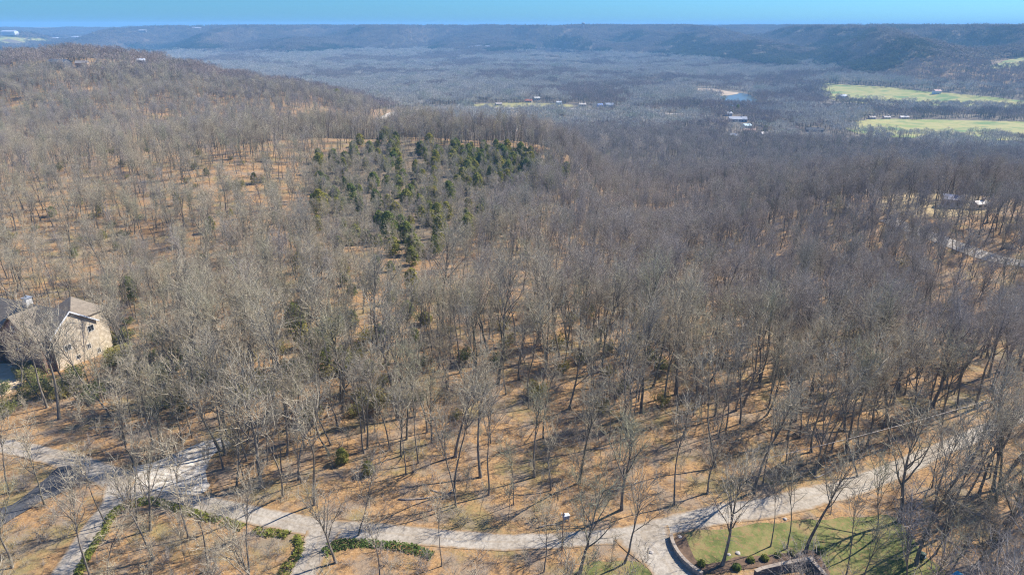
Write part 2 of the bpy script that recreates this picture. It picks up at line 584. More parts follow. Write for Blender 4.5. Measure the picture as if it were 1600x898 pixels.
main = G((-140, 664), (-60, 680), (0, 692), (60, 707), (135, 730), (200, 757), (265, 778), (340, 793), (420, 810), (490, 826), (560, 831), (640, 837), (720, 843), (800, 846), (900, 844), (980, 840), (1050, 827), (1120, 812), (1200, 797), (1280, 775), (1343, 756), (1429, 721), (1517, 682), (1567, 661), (1640, 628), (1740, 585))
strip("gravel_road", main, [w_ * .95 for w_ in (4.6, 4.6, 4.6, 4.6, 5.4, 6.4, 5.4, 4.6, 4.4, 4.6, 4.6, 4.0, 3.6, 4.0, 4.6, 5.2, 5.2, 4.8, 4.4, 4.0, 4.2, 4.2, 4.0, 4.2, 4.2, 4.2)], M["gravel"], .06, "pale gravel road curving across the foreground woods")
strip("gravel_branch_road", G((188, 752), (178, 785), (150, 822), (125, 860), (98, 900), (70, 940)), [5.0, 4.2, 4.0, 4.0, 4.0, 4.0], M["gravel"], .10, "gravel branch track dropping from the junction to the bottom of the picture")
strip("gravel_driveway", G((505, 832), (490, 865), (474, 898), (455, 940)), [5.5, 4.2, 4.4, 4.6], M["gravel"], .10, "short gravel driveway between two green hedge strips")
strip("garden_driveway", G((1000, 838), (1015, 858), (1040, 885), (1062, 920)), [9.5, 7.0, 6.2, 6.4], M["gravel"], .10, "tan gravel driveway running beside the curved stone wall")
patch("gravel_pad", G((205, 729), (250, 718), (300, 698), (350, 684), (360, 697), (336, 712), (322, 740), (322, 768), (270, 772), (215, 758)), M["chalk_gravel"], .14, "spread of whitish crushed rock beside the road junction")
patch("asphalt_drive", G((92, 731), (128, 733), (128, 750), (95, 770), (55, 790), (20, 814), (-30, 840), (-60, 830), (-10, 800), (22, 790), (55, 766), (72, 748)), M["asphalt"], .14, "dark asphalt drive meeting the gravel road")

# ------------------------------------------------------------------ trees
def tubes(P, rad, sides):
    """P (n,k,3), rad (n,k) -> verts, quads"""
    n, k, _ = P.shape
    T = np.gradient(P, axis=1)
    T /= np.linalg.norm(T, axis=2, keepdims=True) + 1e-9
    ref = np.where(np.abs(T[..., 2:3]) > .9, np.array([1., .1, 0]), np.array([0, .1, 1.]))
    a = np.cross(T, ref); a /= np.linalg.norm(a, axis=2, keepdims=True) + 1e-9
    b = np.cross(T, a)
    th = np.arange(sides) * 2 * math.pi / sides
    ringv = P[:, :, None] + rad[:, :, None, None] * (a[:, :, None] * np.cos(th)[None, None, :, None] + b[:, :, None] * np.sin(th)[None, None, :, None])
    v = ringv.reshape(-1, 3)
    base = (np.arange(n)[:, None, None] * k + np.arange(k - 1)[None, :, None]) * sides
    s = np.arange(sides)[None, None]
    s2 = (s + 1) % sides
    q = np.stack([base + s, base + s2, base + s2 + sides, base + s + sides], -1).reshape(-1, 4)
    return v, q


def unit(v): return v / (np.linalg.norm(v, axis=-1, keepdims=True) + 1e-9)


def grow(rg, start, d, L, r0, r1, nseg, wob, up):
    n = len(start)
    P = np.zeros((n, nseg + 1, 3)); P[:, 0] = start
    d = d.copy()
    for i in range(nseg):
        d = unit(d + rg.normal(0, wob, (n, 3)) + np.array([0, 0, up]))
        P[:, i + 1] = P[:, i] + d * (L / nseg)[:, None]
    s = np.linspace(0, 1, nseg + 1)[None]
    rad = r0[:, None] * (1 - s) + r1[:, None] * s
    return P, rad


def children(rg, P, rad, L, per, t0, t1, ang, lenf, radf):
    n, k, _ = P.shape
    idx = np.repeat(np.arange(n), per)
    m = len(idx)
    t = t0 + (t1 - t0) * ((np.tile(np.arange(per), n) + rg.uniform(0, 1, m)) / per)
    f = t * (k - 1); i = np.minimum(f.astype(int), k - 2); w = (f - i)[:, None]
    st = P[idx, i] * (1 - w) + P[idx, i + 1] * w
    tan = unit(P[idx, i + 1] - P[idx, i])
    rr = (rad[idx, i] * (1 - w[:, 0]) + rad[idx, i + 1] * w[:, 0])
    az = np.tile(np.arange(per), n) * 2.4 + rg.uniform(0, 6.28, n)[idx] + rg.normal(0, .5, m)
    ref = np.where(np.abs(tan[:, 2:3]) > .9, np.array([1., 0, 0]), np.array([0, 0, 1.]))
    a = unit(np.cross(tan, ref)); b = np.cross(tan, a)
    side = a * np.cos(az)[:, None] + b * np.sin(az)[:, None]
    an = rg.normal(ang, .16, m)[:, None]
    d = unit(tan * np.cos(an) + side * np.sin(an))
    ln = L[idx] * lenf * (1.15 - .55 * t) * rg.uniform(.75, 1.25, m)
    return st, d, ln, rr * radf, idx


def bare_tree(seed, H=18., r=.24, fork=.45, spread=.62, dens=1.0, lean=.05, levels=4, twig_r=.0092, wob=.11, few=.85):
    """trunk, limbs, crown as (verts, quads) lists; base at the origin"""
    rg = np.random.default_rng(seed)
    dl = rg.uniform(0, 6.28)
    d0 = unit(np.array([[math.cos(dl) * lean, math.sin(dl) * lean, 1.]]))
    TP, TR = grow(rg, np.zeros((1, 3)), d0, np.array([H * .86]), np.array([r]), np.array([r * .12]), 11, wob * .55, .03)
    TR[0, 0] *= 1.35
    L0 = np.array([H * .80])
    nl = int(round(11 * dens ** .5))
    # big ascending limbs
    st, d, ln, rr, _ = children(rg, TP, TR, L0, nl, fork, .97, spread, .52, .62)
    d = unit(d + np.array([0, 0, .35]))
    LP, LR = grow(rg, st, d, ln, rr * 1.12, rr * .3, 7, wob, .075)
    out = {"trunk": [tubes(TP, TR, 7)], "limb": [], "crown": []}
    for i in range(len(LP)): out["limb"].append(tubes(LP[i:i + 1], LR[i:i + 1], 5))
    # some dead stubs low on the trunk
    st, d, l3, rr, _ = children(rg, TP, TR, L0, 4, .22, fork + .1, 1.05, .13, .22)
    SP, SR = grow(rg, st, d, l3, rr, rr * .3, 4, .15, .02)
    out["crown"].append(tubes(SP, SR, 4))
    tip = TP[:, 5:], TR[:, 5:]
    # second order on limbs and the leader
    P2 = np.concatenate([LP]); R2 = LR; Ls = ln
    n2 = max(3, int(round(6 * dens)))
    st, d, l2, rr, own = children(rg, P2, R2, Ls, n2, .22, .98, .68, .52, .62)
    lt = children(rg, TP, TR, L0 * .42, 7, .62, .99, .7, .5, .6)
    st, d, l2, rr = np.concatenate([st, lt[0]]), np.concatenate([d, lt[1]]), np.concatenate([l2, lt[2]]), np.concatenate([rr, lt[3]])
    BP, BR = grow(rg, st, unit(d + np.array([0, 0, .12])), l2, np.maximum(rr, .042), np.full(len(rr), .018), 4, wob * 1.2, .05)
    out["crown"].append(tubes(BP, BR, 4))
    n3 = max(3, int(round(4.8 * dens * few)))
    st, d, l3, rr, _ = children(rg, BP, BR, l2, n3, .2, .98, .72, .56, .6)
    CP, CR = grow(rg, st, d, l3, np.maximum(rr, twig_r * 1.25), np.full(len(rr), twig_r), 3, wob * 1.5, .05)
    out["crown"].append(tubes(CP, CR, 3))
    if levels > 3:
        n4 = max(2, int(round(3.6 * dens * few)))
        st, d, l4, rr, _ = children(rg, CP, CR, l3, n4, .15, 1., .72, .62, .6)
        l4 = np.maximum(l4, .35)
        DP, DR = grow(rg, st, d, l4, np.full(len(l4), twig_r), np.full(len(l4), twig_r * .5), 2, wob * 1.5, .06)
        out["crown"].append(tubes(DP, DR, 3))
    return out


def cat(parts):
    v, f, o = [], [], 0
    for a, b in parts:
        v.append(a); f.append(b + o); o += len(a)
    return np.concatenate(v), np.concatenate(f)


TREES = []      # variants: dict(trunk=mesh, limbs=[mesh], crown=mesh, all=mesh)


def variant(name, t, bark, twig):
    d = {}
    v, q = cat(t["trunk"]); d["trunk"] = mesh_np(name + "_trunk", v, [q]); d["trunk"].materials.append(bark)
    d["limbs"] = []
    for l in t["limb"]:
        me = mesh_np(name + "_limb", l[0], [l[1]]); me.materials.append(bark); d["limbs"].append(me)
    v, q = cat(t["crown"]); d["crown"] = mesh_np(name + "_crown", v, [q]); d["crown"].materials.append(twig)
    a, qa = cat(t["trunk"] + t["limb"]); 
    vv, qq = cat([(a, qa), (v, q)])
    d["all"] = mesh_np(name + "_whole", vv, [qq], np.concatenate([np.zeros(len(qa)), np.ones(len(q))]))
    d["all"].materials.append(bark); d["all"].materials.append(twig)
    vc, qc = cat(t["limb"]); nl = len(qc)
    vv, qq = cat([(vc, qc), (v, q)])
    d["canopy"] = mesh_np(name + "_canopy", vv, [qq], np.concatenate([np.zeros(nl), np.ones(len(q))]))
    d["canopy"].materials.append(bark); d["canopy"].materials.append(twig)
    return d


KINDS = [dict(H=19, r=.24, fork=.48, spread=.50, dens=1.0), dict(H=21, r=.26, fork=.5, spread=.45, dens=.95), dict(H=17, r=.2, fork=.4, spread=.62, dens=1.05),
         dict(H=18, r=.17, fork=.58, spread=.42, dens=.8), dict(H=16, r=.23, fork=.33, spread=.72, dens=1.1), dict(H=20, r=.19, fork=.6, spread=.42, dens=.85),
         dict(H=15, r=.14, fork=.45, spread=.55, dens=.85), dict(H=18, r=.28, fork=.3, spread=.66, dens=1.15), dict(H=19, r=.16, fork=.55, spread=.5, dens=.75), dict(H=15, r=.11, fork=.55, spread=.45, dens=.75),
         dict(H=17, r=.2, fork=.25, spread=.9, dens=.9), dict(H=13, r=.2, fork=.4, spread=.7, dens=.6, few=.2), dict(H=22, r=.3, fork=.55, spread=.62, dens=1.1), dict(H=16, r=.15, fork=.35, spread=.4, dens=.8, wob=.2)]
for i, k in enumerate(KINDS):
    TREES.append(variant("bare_tree", bare_tree(100 + i, lean=.04 + .06 * (i % 3), **k), M["bark"], M["twig"]))
SPARSE = [variant("bare_tree", bare_tree(150 + i, lean=.04 + .06 * (i % 3), **dict(k, few=min(.6, k.get('few', .6)))), M["bark"], M["twig"]) for i, k in enumerate(KINDS)]
MAUVE = []
for t in TREES:
    me = t["all"].copy(); me.materials[1] = M["twig_mauve"]; MAUVE.append(me)
SAPS = [variant("sapling", bare_tree(300 + i, H=h, r=.055, fork=.35, spread=.6, dens=.62, lean=.1, levels=3, twig_r=.014), M["bark"], M["twig"]) for i, h in enumerate((8, 6.5, 10))]
SYC = [variant("sycamore", bare_tree(400 + i, H=22, r=.4, fork=.28, spread=.7, dens=1.0, twig_r=.03), M["pale_bark"], M["pale_twig"]) for i in range(2)]


def leaf_faces(rg, c, nrm, size, n):
    """n little leaf-spray quads around points c"""
    d = unit(nrm + rg.normal(0, .6, (n, 3)))
    ref = unit(rg.normal(0, 1, (n, 3)))
    a = unit(np.cross(d, ref)); b = np.cross(d, a)
    s = size * rg.uniform(.6, 1.3, n)[:, None]
    v = np.stack([c - a * s * .5 - b * s * .35, c + a * s * .5 - b * s * .35, c + a * s * .3 + b * s * .6, c - a * s * .3 + b * s * .6], 1).reshape(-1, 3)
    return v, np.arange(n * 4).reshape(-1, 4)


def cedar(seed, H=8., W=1.7, n=2600):
    rg = np.random.default_rng(seed)
    # boughs in clumps spiralling up a cone
    nb = 150
    h = rg.uniform(.06, 1, nb) ** .85
    prof = np.interp(h, [0, .1, .3, .55, .8, .94, 1], [.55, .9, 1, .93, .66, .36, .12]) * W
    az = rg.uniform(0, 6.28, nb)
    rr = prof * rg.uniform(.55, 1.12, nb)
    cc = np.stack([np.cos(az) * rr, np.sin(az) * rr, h * H + rr * .12], -1)
    k = rg.integers(0, nb, n)
    c = cc[k] + rg.normal(0, 1, (n, 3)) * (.16 + .17 * (1 - h[k]))[:, None] * np.array([1.1, 1.1, 1.0])
    v, q = leaf_faces(rg, c, unit(c * np.array([1, 1, 0]) + np.array([0, 0, .8])), .34, n)
    tp = np.array([[[0, 0, 0], [.03, .02, H * .3], [0, .03, H * .6], [0, 0, H * .95]]], float)
    return (v, q), tubes(tp, np.array([[.13, .1, .06, .02]]), 6)


CEDARS = []
for i, (H, W) in enumerate(((7.4, 2.2), (6, 2.3), (8.6, 2.5), (5.6, 2.0))):
    fo, tr = cedar(500 + i, H, W)
    d = {"crown": mesh_np("cedar_crown", *[fo[0], [fo[1]]], smooth=False), "trunk": mesh_np("cedar_trunk", tr[0], [tr[1]])}
    d["crown"].materials.append(M["cedar"]); d["trunk"].materials.append(M["bark"])
    CEDARS.append(d)


def tree_object(name, v, x, y, s, rz, label, cat_, group=None, limbs=False, tilt=(0, 0), sz=1.0):
    root = empty(name, (x, y, zg(x, y) - .08), rz)
    root.rotation_euler = (tilt[0], tilt[1], rz)
    root.scale = (s, s, s * sz)
    tag(root, label, cat_, group)
    link("trunk", v["trunk"], root)
    if limbs:
        for me in v["limbs"]: link("limb", me, root)
        link("crown", v["crown"], root)
    else:
        link("crown", v.get("canopy", v["crown"]), root)
    return root

# ------------------------------------------------------------------ instanced woodland (beyond the individual trees)
def forest(name, xyz, var, rz, sc, protos, label, tilt=None):
    col = bpy.data.collections.new(name + "_kinds")
    for i, me in enumerate(protos):
        col.objects.link(bpy.data.objects.new("kind_%02d" % i, me))
    n = len(xyz)
    me = bpy.data.meshes.new(name)
    me.vertices.add(n); me.vertices.foreach_set("co", np.asarray(xyz, np.float32).ravel())
    a = me.attributes.new("kind_index", 'INT', 'POINT'); a.data.foreach_set("value", np.asarray(var, np.int32))
    rot = np.zeros((n, 3), np.float32); rot[:, 2] = rz
    if tilt is not None: rot[:, :2] = tilt
    a = me.attributes.new("turn", 'FLOAT_VECTOR', 'POINT'); a.data.foreach_set("vector", rot.ravel())
    s3 = np.asarray(sc, np.float32)
    if s3.ndim == 1: s3 = np.stack([s3] * 3, -1)
    a = me.attributes.new("size", 'FLOAT_VECTOR', 'POINT'); a.data.foreach_set("vector", np.ascontiguousarray(s3).ravel())
    o = link(name, me)
    tag(o, label, kind="stuff")
    ng = bpy.data.node_groups.new(name, 'GeometryNodeTree')
    ng.interface.new_socket("Geometry", in_out='INPUT', socket_type='NodeSocketGeometry')
    ng.interface.new_socket("Geometry", in_out='OUTPUT', socket_type='NodeSocketGeometry')
    gi, go = ng.nodes.new("NodeGroupInput"), ng.nodes.new("NodeGroupOutput")
    ip = ng.nodes.new("GeometryNodeInstanceOnPoints")
    ci = ng.nodes.new("GeometryNodeCollectionInfo")
    ci.inputs["Collection"].default_value = col
    ci.inputs["Separate Children"].default_value = True
    ci.inputs["Reset Children"].default_value = True
    def attr(nm, t):
        x = ng.nodes.new("GeometryNodeInputNamedAttribute"); x.data_type = t; x.inputs["Name"].default_value = nm
        return x.outputs["Attribute"]
    L = ng.links.new
    L(gi.outputs[0], ip.inputs["Points"]); L(ci.outputs[0], ip.inputs["Instance"])
    ip.inputs["Pick Instance"].default_value = True
    L(attr("kind_index", 'INT'), ip.inputs["Instance Index"])
    e2r = ng.nodes.new("FunctionNodeEulerToRotation")
    L(attr("turn", 'FLOAT_VECTOR'), e2r.inputs[0]); L(e2r.outputs[0], ip.inputs["Rotation"])
    L(attr("size", 'FLOAT_VECTOR'), ip.inputs["Scale"])
    L(ip.outputs[0], go.inputs[0])
    md = o.modifiers.new("woodland", 'NODES'); md.node_group = ng
    return o


def jitter_grid(cell, r0, r1, tmax, seed, jit=.46):
    rg = np.random.default_rng(seed)
    X = np.arange(-r1 * tmax * 1.0 - 20, r1 * tmax + 20, cell)
    Y = np.arange(r0 * .5, r1, cell)
    x, y = np.meshgrid(X, Y)
    x = x + (np.arange(len(Y)) % 2)[:, None] * cell * .5
    x, y = x.ravel(), y.ravel()
    x = x + rg.uniform(-jit, jit, len(x)) * cell; y = y + rg.uniform(-jit, jit, len(y)) * cell
    r = np.hypot(x, y)
    k = (r > r0) & (r < r1) & (np.abs(x) < y * tmax + 12)
    return x[k], y[k]


def near_road(x, y, pad):
    k = np.zeros(len(x), bool)
    for c, hw in ROADS:
        c2 = c[::3] if len(c) > 60 else c
        lo, hi = c2.min(0) - hw - pad - 3, c2.max(0) + hw + pad + 3
        m = np.where((x > lo[0]) & (x < hi[0]) & (y > lo[1]) & (y < hi[1]))[0]
        for i in range(0, len(m), 4000):
            mm = m[i:i + 4000]
            d = np.hypot(x[mm, None] - c2[None, :, 0], y[mm, None] - c2[None, :, 1]).min(1)
            k[mm] |= d < hw + pad
    return k


def in_patch(x, y):
    k = np.zeros(len(x), bool)
    for p in PATCHES: k |= inside(x, y, p)
    return k


# clearings without trees (yards, glades) ------------------------------------------------
def clear(poly): PATCHES.append(np.array(poly))

YARD = G((-60, 640), (0, 615), (60, 600), (150, 590), (200, 520), (215, 500), (160, 480), (100, 462), (0, 455), (-80, 450))
clear(YARD)
patch("dry_lawn", A_((1366, 318), (1400, 303), (1450, 300), (1530, 308), (1560, 322), (1520, 336), (1440, 340), (1385, 332)),
      two_tone("dry_grass", (.33, .24, .11), (.50, .375, .19), .12), .12, "dry straw coloured clearing on the right hand ridge", cell=4, keep_off=False)
strip("clay_track", A_((1385, 343), (1420, 357), (1460, 371), (1500, 386), (1535, 399), (1565, 407), (1610, 414)), 7, M["chalk_gravel"], .15, "pale track climbing through the woods on the right", step=3)
patch("garden_lawn", G((1060, 842), (1085, 834), (1120, 832), (1205, 822), (1290, 813), (1350, 806), (1400, 808), (1425, 840), (1450, 870), (1490, 900), (1480, 930), (1300, 930), (1282, 905), (1268, 872), (1230, 874), (1150, 884), (1088, 892), (1066, 866)),
      M["lawn"], .07, "patchy yellow green lawn above the stone wall", cell=1.2, keep_off=False)
patch("verge_lawn", G((900, 890), (940, 880), (985, 878), (1012, 893), (1020, 930), (890, 930)), M["lawn"], .06, "scrap of green lawn at the bottom edge left of the tan driveway", cell=1, keep_off=False)
patch("side_lawn", G((150, 560), (190, 545), (200, 510), (185, 495), (160, 500), (155, 530)), M["lawn"], .06, "green lawn strip beside the house gable", cell=1.5, keep_off=False)
patch("front_yard", G((-60, 560), (0, 540), (20, 548), (32, 566), (20, 585), (0, 600), (-60, 610)), two_tone("pale_soil", (.48, .34, .2), (.66, .52, .34), .6), .08, "bare tan yard in front of the house", cell=1.5)
M["field"] = two_tone("field_grass", (.13, .20, .055), (.36, .31, .11), .016, c2=(.21, .25, .065), detail=9)
patch("upper_field", A_((1286, 130), (1330, 133), (1450, 143), (1600, 158), (1690, 167), (1690, 178), (1600, 171), (1450, 166), (1340, 161), (1292, 152)), M["field"], .5, "long green hayfield below the far ridge", cell=14)
patch("lower_field", A_((1338, 188), (1420, 187), (1600, 190), (1690, 190), (1690, 222), (1560, 220), (1430, 216), (1350, 212), (1325, 202)), M["field"], .5, "green hayfield in the valley in front of the tree row", cell=12)
patch("slope_field", A_((1545, 105), (1570, 97), (1600, 89), (1640, 86), (1650, 97), (1600, 104), (1560, 108)), M["field"], .8, "small pale field on the slope of the far ridge", cell=14)
patch("left_field", A_((-40, 60), (0, 58), (40, 57), (72, 61), (70, 66), (20, 68), (-40, 70)), M["field"], 3, "tan pasture on the far left slope under the horizon", cell=60)
wm, wnt, wb = mat("river_water", .3)
wb.inputs["Base Color"].default_value = (.10, .125, .11, 1)
bump(wnt, wb, noise(wnt, .4, 3), .15, .1)
patch("river", A_((1120, 151), (1150, 146), (1172, 149), (1182, 156), (1182, 164), (1150, 168), (1126, 162)), wm, .6, "short stretch of still river showing between valley trees", cell=12, ragged=.4)
patch("sandbar", A_((1080, 140), (1110, 139), (1140, 144), (1155, 146), (1130, 151), (1100, 150), (1082, 145)), two_tone("river_sand", (.36, .27, .18), (.48, .37, .25), .05), .9, "tan sandbar along the river bend", cell=8, ragged=.4)
strip("valley_road", A_((532, 205), (570, 195), (600, 185), (628, 175), (665, 170), (720, 168), (800, 169), (900, 171), (990, 175), (1060, 179), (1110, 182)), 9, two_tone("valley_gravel", (.5, .42, .33), (.66, .58, .48), .1), .6, "pale road bending round the foot of the wooded hill", step=8, wob=.4)
patch("village_lawn", A_((742, 163), (800, 161), (880, 163), (890, 168), (800, 168), (745, 167)), two_tone("village_grass", (.24, .21, .08), (.36, .32, .12), .05), .4, "yellow green yards along the valley road", cell=8)
clear(A_((575, 191), (615, 178), (665, 167), (720, 166), (900, 168), (1000, 173), (1000, 179), (900, 176), (720, 176), (668, 179), (636, 186), (600, 198)))


# ------------------------------------------------------------------ sites of the far buildings (kept free of trees)
SITES = [  # foot px, py, width, depth, wall height, wall colour, roof colour, turn, label
    (779, 165, 11, 9, 3, (.55, .45, .3), (.35, .3, .26), .3, "small tan cottage at the left end of the valley houses"),
    (826, 160, 13, 9, 3.2, (.6, .5, .38), (.42, .16, .1), -.2, "cottage with rusty red roof among the valley houses"),
    (838, 157, 12, 9, 4.5, (.6, .6, .58), (.42, .42, .4), .5, "white house behind the red roofed cottage"),
    (873, 164, 9, 7, 4.8, (.7, .7, .68), (.5, .5, .5), .2, "narrow bright white house beside the valley road"),
    (910, 166, 12, 8, 3.2, (.62, .52, .38), (.55, .48, .4), 0, "long tan house right of the narrow white one"),
    (937, 168, 9, 8, 4.5, (.18, .30, .62), (.2, .28, .5), .3, "blue house at the right end of the valley houses"),
    (951, 168, 15, 10, 5, (.32, .36, .45), (.3, .33, .4), .3, "large slate grey house beside the blue one"),
    (1152, 190, 26, 12, 4, (.3, .33, .37), (.42, .43, .45), -.12, "long low house with bright white roof near the river"),
    (1138, 181, 9, 8, 4, (.6, .6, .6), (.5, .51, .53), .2, "small white house behind the long white roof"),
    (1166, 200, 12, 9, 3.5, (.4, .5, .5), (.5, .62, .64), .4, "pale teal roofed house below the long white roof"),
    (1170, 207, 15, 9, 3, (.6, .42, .3), (.56, .36, .26), -.1, "low house with pinkish brown roof above the ridge trees"),
    (1192, 216, 9, 8, 6, (.74, .58, .42), (.65, .58, .5), .3, "tall narrow tan house at the foot of the ridge"),
    (1146, 216, 11, 8, 4, (.72, .72, .7), (.6, .62, .65), -.3, "white framed house low in the valley trees"),
    (1272, 206, 22, 10, 3, (.07, .06, .07), (.05, .05, .06), -.25, "very dark low building in the valley bottom"),
    (1486, 322, 7, 6, 3.4, (.4, .38, .46), (.36, .35, .4), -.4, "pale lilac house among ridge trees beside the straw clearing"),
    (1528, 326, 5, 4, 2.4, (.72, .6, .5), (.75, .68, .6), .2, "small pinkish shed in the ridge trees"),
    (1316, 153, 14, 9, 4, (.7, .7, .72), (.55, .58, .65), .1, "grey roofed farmhouse at the left end of the hayfield"),
    (1463, 147, 13, 10, 6, (.8, .78, .75), (.5, .3, .26), .1, "white barn with red roof at the far edge of the hayfield"),
    (1362, 186, 9, 7, 2.8, (.7, .48, .36), (.42, .36, .32), 0, "orange walled shed, first of the row beside the lower field"),
    (1385, 186, 10, 7, 2.8, (.72, .5, .38), (.46, .4, .36), 0, "orange walled shed, second of the row beside the lower field"),
    (1412, 186, 13, 7, 3, (.74, .54, .42), (.6, .54, .5), 0, "largest orange walled shed with pale roof beside the lower field"),
    (735, 77, 26, 16, 9, (.7, .62, .52), (.4, .4, .44), .2, "pale house on the far ridge, left of a small cluster"),
    (748, 75, 30, 16, 9, (.74, .66, .56), (.4, .4, .44), -.2, "pale house on the far ridge, middle of a small cluster"),
    (762, 76, 24, 16, 9, (.66, .6, .52), (.36, .36, .4), .1, "pale house on the far ridge, right of a small cluster"),
    (94, 106, 22, 12, 6, (.09, .09, .10), (.12, .13, .15), -.2, "dark roofed house near the top of the wooded left hill"),
    (130, 106, 12, 9, 5, (.42, .3, .2), (.25, .22, .2), .2, "brown cabin right of the dark house on the left hill"),
    (222, 104, 9, 8, 7, (.10, .10, .12), (.5, .52, .55), .2, "small dark tower like house on the left hilltop"),
    (16, 55, 70, 40, 18, (.6, .62, .68), (.5, .52, .58), .1, "tall pale block at the left edge under the horizon"),
    (66, 59, 60, 30, 8, (.6, .6, .62), (.7, .7, .72), 0, "white warehouse in the far left lowland"),
    (84, 62, 70, 30, 8, (.5, .5, .54), (.7, .72, .76), .15, "long white warehouse in front of the far left lowland"),
    (120, 60, 66, 30, 9, (.7, .66, .62), (.6, .6, .64), -.1, "pale tan warehouse in the far left lowland"),
    (224, 50, 45, 30, 8, (.36, .36, .38), (.4, .4, .42), 0, "white building on the horizon above the left hill"),
    (308, 46, 50, 40, 8, (.36, .36, .38), (.4, .4, .42), 0, "wide white building on the horizon left of centre"),
]
SITE_AT = []
for h in SITES:
    p = at(h[0], h[1]); SITE_AT.append(p)
    rr = math.hypot(p.x, p.y); f = np.array([p.x, p.y]) / rr; sd = np.array([f[1], -f[0]])
    w = h[2] * .62 + 4
    front = (52 if rr < 2000 else 90) if rr > 500 else 12
    c = np.array([p.x, p.y])
    clear([c + sd * w + f * (h[3] * .7 + 3), c - sd * w + f * (h[3] * .7 + 3), c - sd * w - f * (h[3] * .6 + front), c + sd * w - f * (h[3] * .6 + front)])

# ------------------------------------------------------------------ far woods: clumps of small crowns
def clump(seed, size, nt, H, blades, bl, bw, twig=None, flat=False):
    rg = np.random.default_rng(seed)
    V, Q, o = [], [], 0
    xy = np.stack(np.meshgrid(np.linspace(-.5, .5, int(nt ** .5) + 1)[:-1] , np.linspace(-.5, .5, int(nt ** .5) + 1)[:-1]), -1).reshape(-1, 2) * size
    xy = xy + size / nt ** .5 * (.5 + rg.uniform(-.42, .42, xy.shape))
    mid = []
    for p in xy:
        h = H * rg.uniform(.78, 1.15); w = h * rg.uniform(.2, .29)
        u = unit(rg.normal(0, 1, (blades, 3))); u[:, 2] = np.abs(u[:, 2]) * 1.15 - .35
        rad = rg.uniform(.45, 1, blades)[:, None] ** .6
        c = np.array([p[0], p[1], h * .62]) + u * rad * np.array([w, w, h * .36])
        d = unit(u * np.array([1, 1, .6]) + np.array([0, 0, .55]) + rg.normal(0, .35, (blades, 3)))
        s = unit(np.cross(d, rg.normal(0, 1, (blades, 3))))
        if flat:      # crowns so far off that they act as one canopy sheet
            d = unit(rg.normal(0, 1, (blades, 3)) * np.array([1, 1, .28])); s = unit(np.cross(d, rg.normal(0, .3, (blades, 3)) + np.array([0, 0, 1.])))
        L = bl * rg.uniform(.6, 1.3, blades)[:, None]; W = bw * rg.uniform(.6, 1.3, blades)[:, None]
        V.append(np.stack([c - d * L * .5 - s * W * .5, c - d * L * .5 + s * W * .5, c + d * L * .5 + s * W * .3, c + d * L * .5 - s * W * .3], 1).reshape(-1, 3))
        Q.append(np.arange(blades * 4).reshape(-1, 4) + o); o += blades * 4; mid += [1] * blades
        tv, tq = tubes(np.array([[[p[0], p[1], -1.5], [p[0], p[1], h * .5], [p[0], p[1], h * .85]]]), np.array([[.28, .22, .1]]), 4)
        V.append(tv); Q.append(tq + o); o += len(tv); mid += [0] * len(tq)
    me = mesh_np("far_crowns", np.concatenate(V), [np.concatenate(Q)], mid)
    me.materials.append(M["bark"]); me.materials.append(twig or M["twig"])
    return me


VALLEY = [clump(700 + i, 24, 9, 19, 150, 2.2, .16, M["twig_silver"]) for i in range(5)] + [clump(720 + i, 24, 9, 17, 130, 2.2, .16, M["twig_hill"]) for i in range(5)]
RIDGE = [clump(800 + i, 60, 36, 20, 46, 4.2, .62, M["twig_brown"], True) for i in range(5)] + [clump(820 + i, 52, 36, 18, 60, 3.0, .9, M["pine"], True) for i in range(2)]

rg = np.random.default_rng(77)
x, y = jitter_grid(21, 860, 3900, .86, 21)
k = ~in_patch(x, y) & ~near_road(x, y, 12)
x, y = x[k], y[k]
z = ground(x, y)
floor_ = (z < -44) & (np.hypot(x, y) > 900)          # the flat flood plain carries paler trees
k = (np.hypot(x, y) < 2000) | floor_
x, y, z, floor_ = x[k], y[k], z[k], floor_[k]
gap = fnoise(x / 120, y / 120, 61, 3)
k = ~(floor_ & (gap > .2))
x, y, z, floor_ = x[k], y[k], z[k], floor_[k]
n = len(x)
sv = rg.uniform(.6, 1.15, n) * (1 + .5 * fnoise(x / 150, y / 150, 62, 2))
pale = fnoise(x / 170, y / 170, 64, 3) + rg.normal(0, .06, n) > -.04
kind = np.where(floor_ & pale, rg.integers(0, 5, n), rg.integers(5, 10, n))
forest("valley_woods", np.stack([x, y, z], -1), kind, rg.uniform(0, 6.28, n), np.stack([np.ones(n), np.ones(n), sv], -1), VALLEY,
       "mass of bare grey trees filling the river valley and the hill on the left")
print("valley", n)
x, y = jitter_grid(46, 2000, 7600, .86, 22)
k = ~in_patch(x, y)
x, y = x[k], y[k]
z = ground(x, y)
k = (z > -46) | (np.hypot(x, y) > 3800)
x, y, z = x[k], y[k], z[k]
n = len(x)
kind = rg.integers(0, 5, n)
away = ground(x + 45, y) - ground(x - 45, y)          # extra evergreens darken slopes turned from the sun, standing in for shade
ev = (fnoise(x / 260, y / 260, 71, 3) + .28 * smooth(-10, -42, z) + .30 * smooth(4, 26, away)) > .27
kind = np.where(ev, rg.integers(5, 7, n), kind)
gx, gy = (ground(x + 25, y) - ground(x - 25, y)) / 50, (ground(x, y + 25) - ground(x, y - 25)) / 50
nl_ = np.sqrt(1 + gx ** 2 + gy ** 2)
lean_ = np.stack([np.arcsin(gy / nl_), np.arctan2(-gx, np.ones(n))], -1)      # the canopy follows the slope
forest("ridge_woods", np.stack([x, y, z], -1), kind, np.zeros(n), np.stack([np.ones(n), np.ones(n), rg.uniform(.7, 1.2, n)], -1), RIDGE,
       "hazy blue bare woods covering the far ridge", lean_)

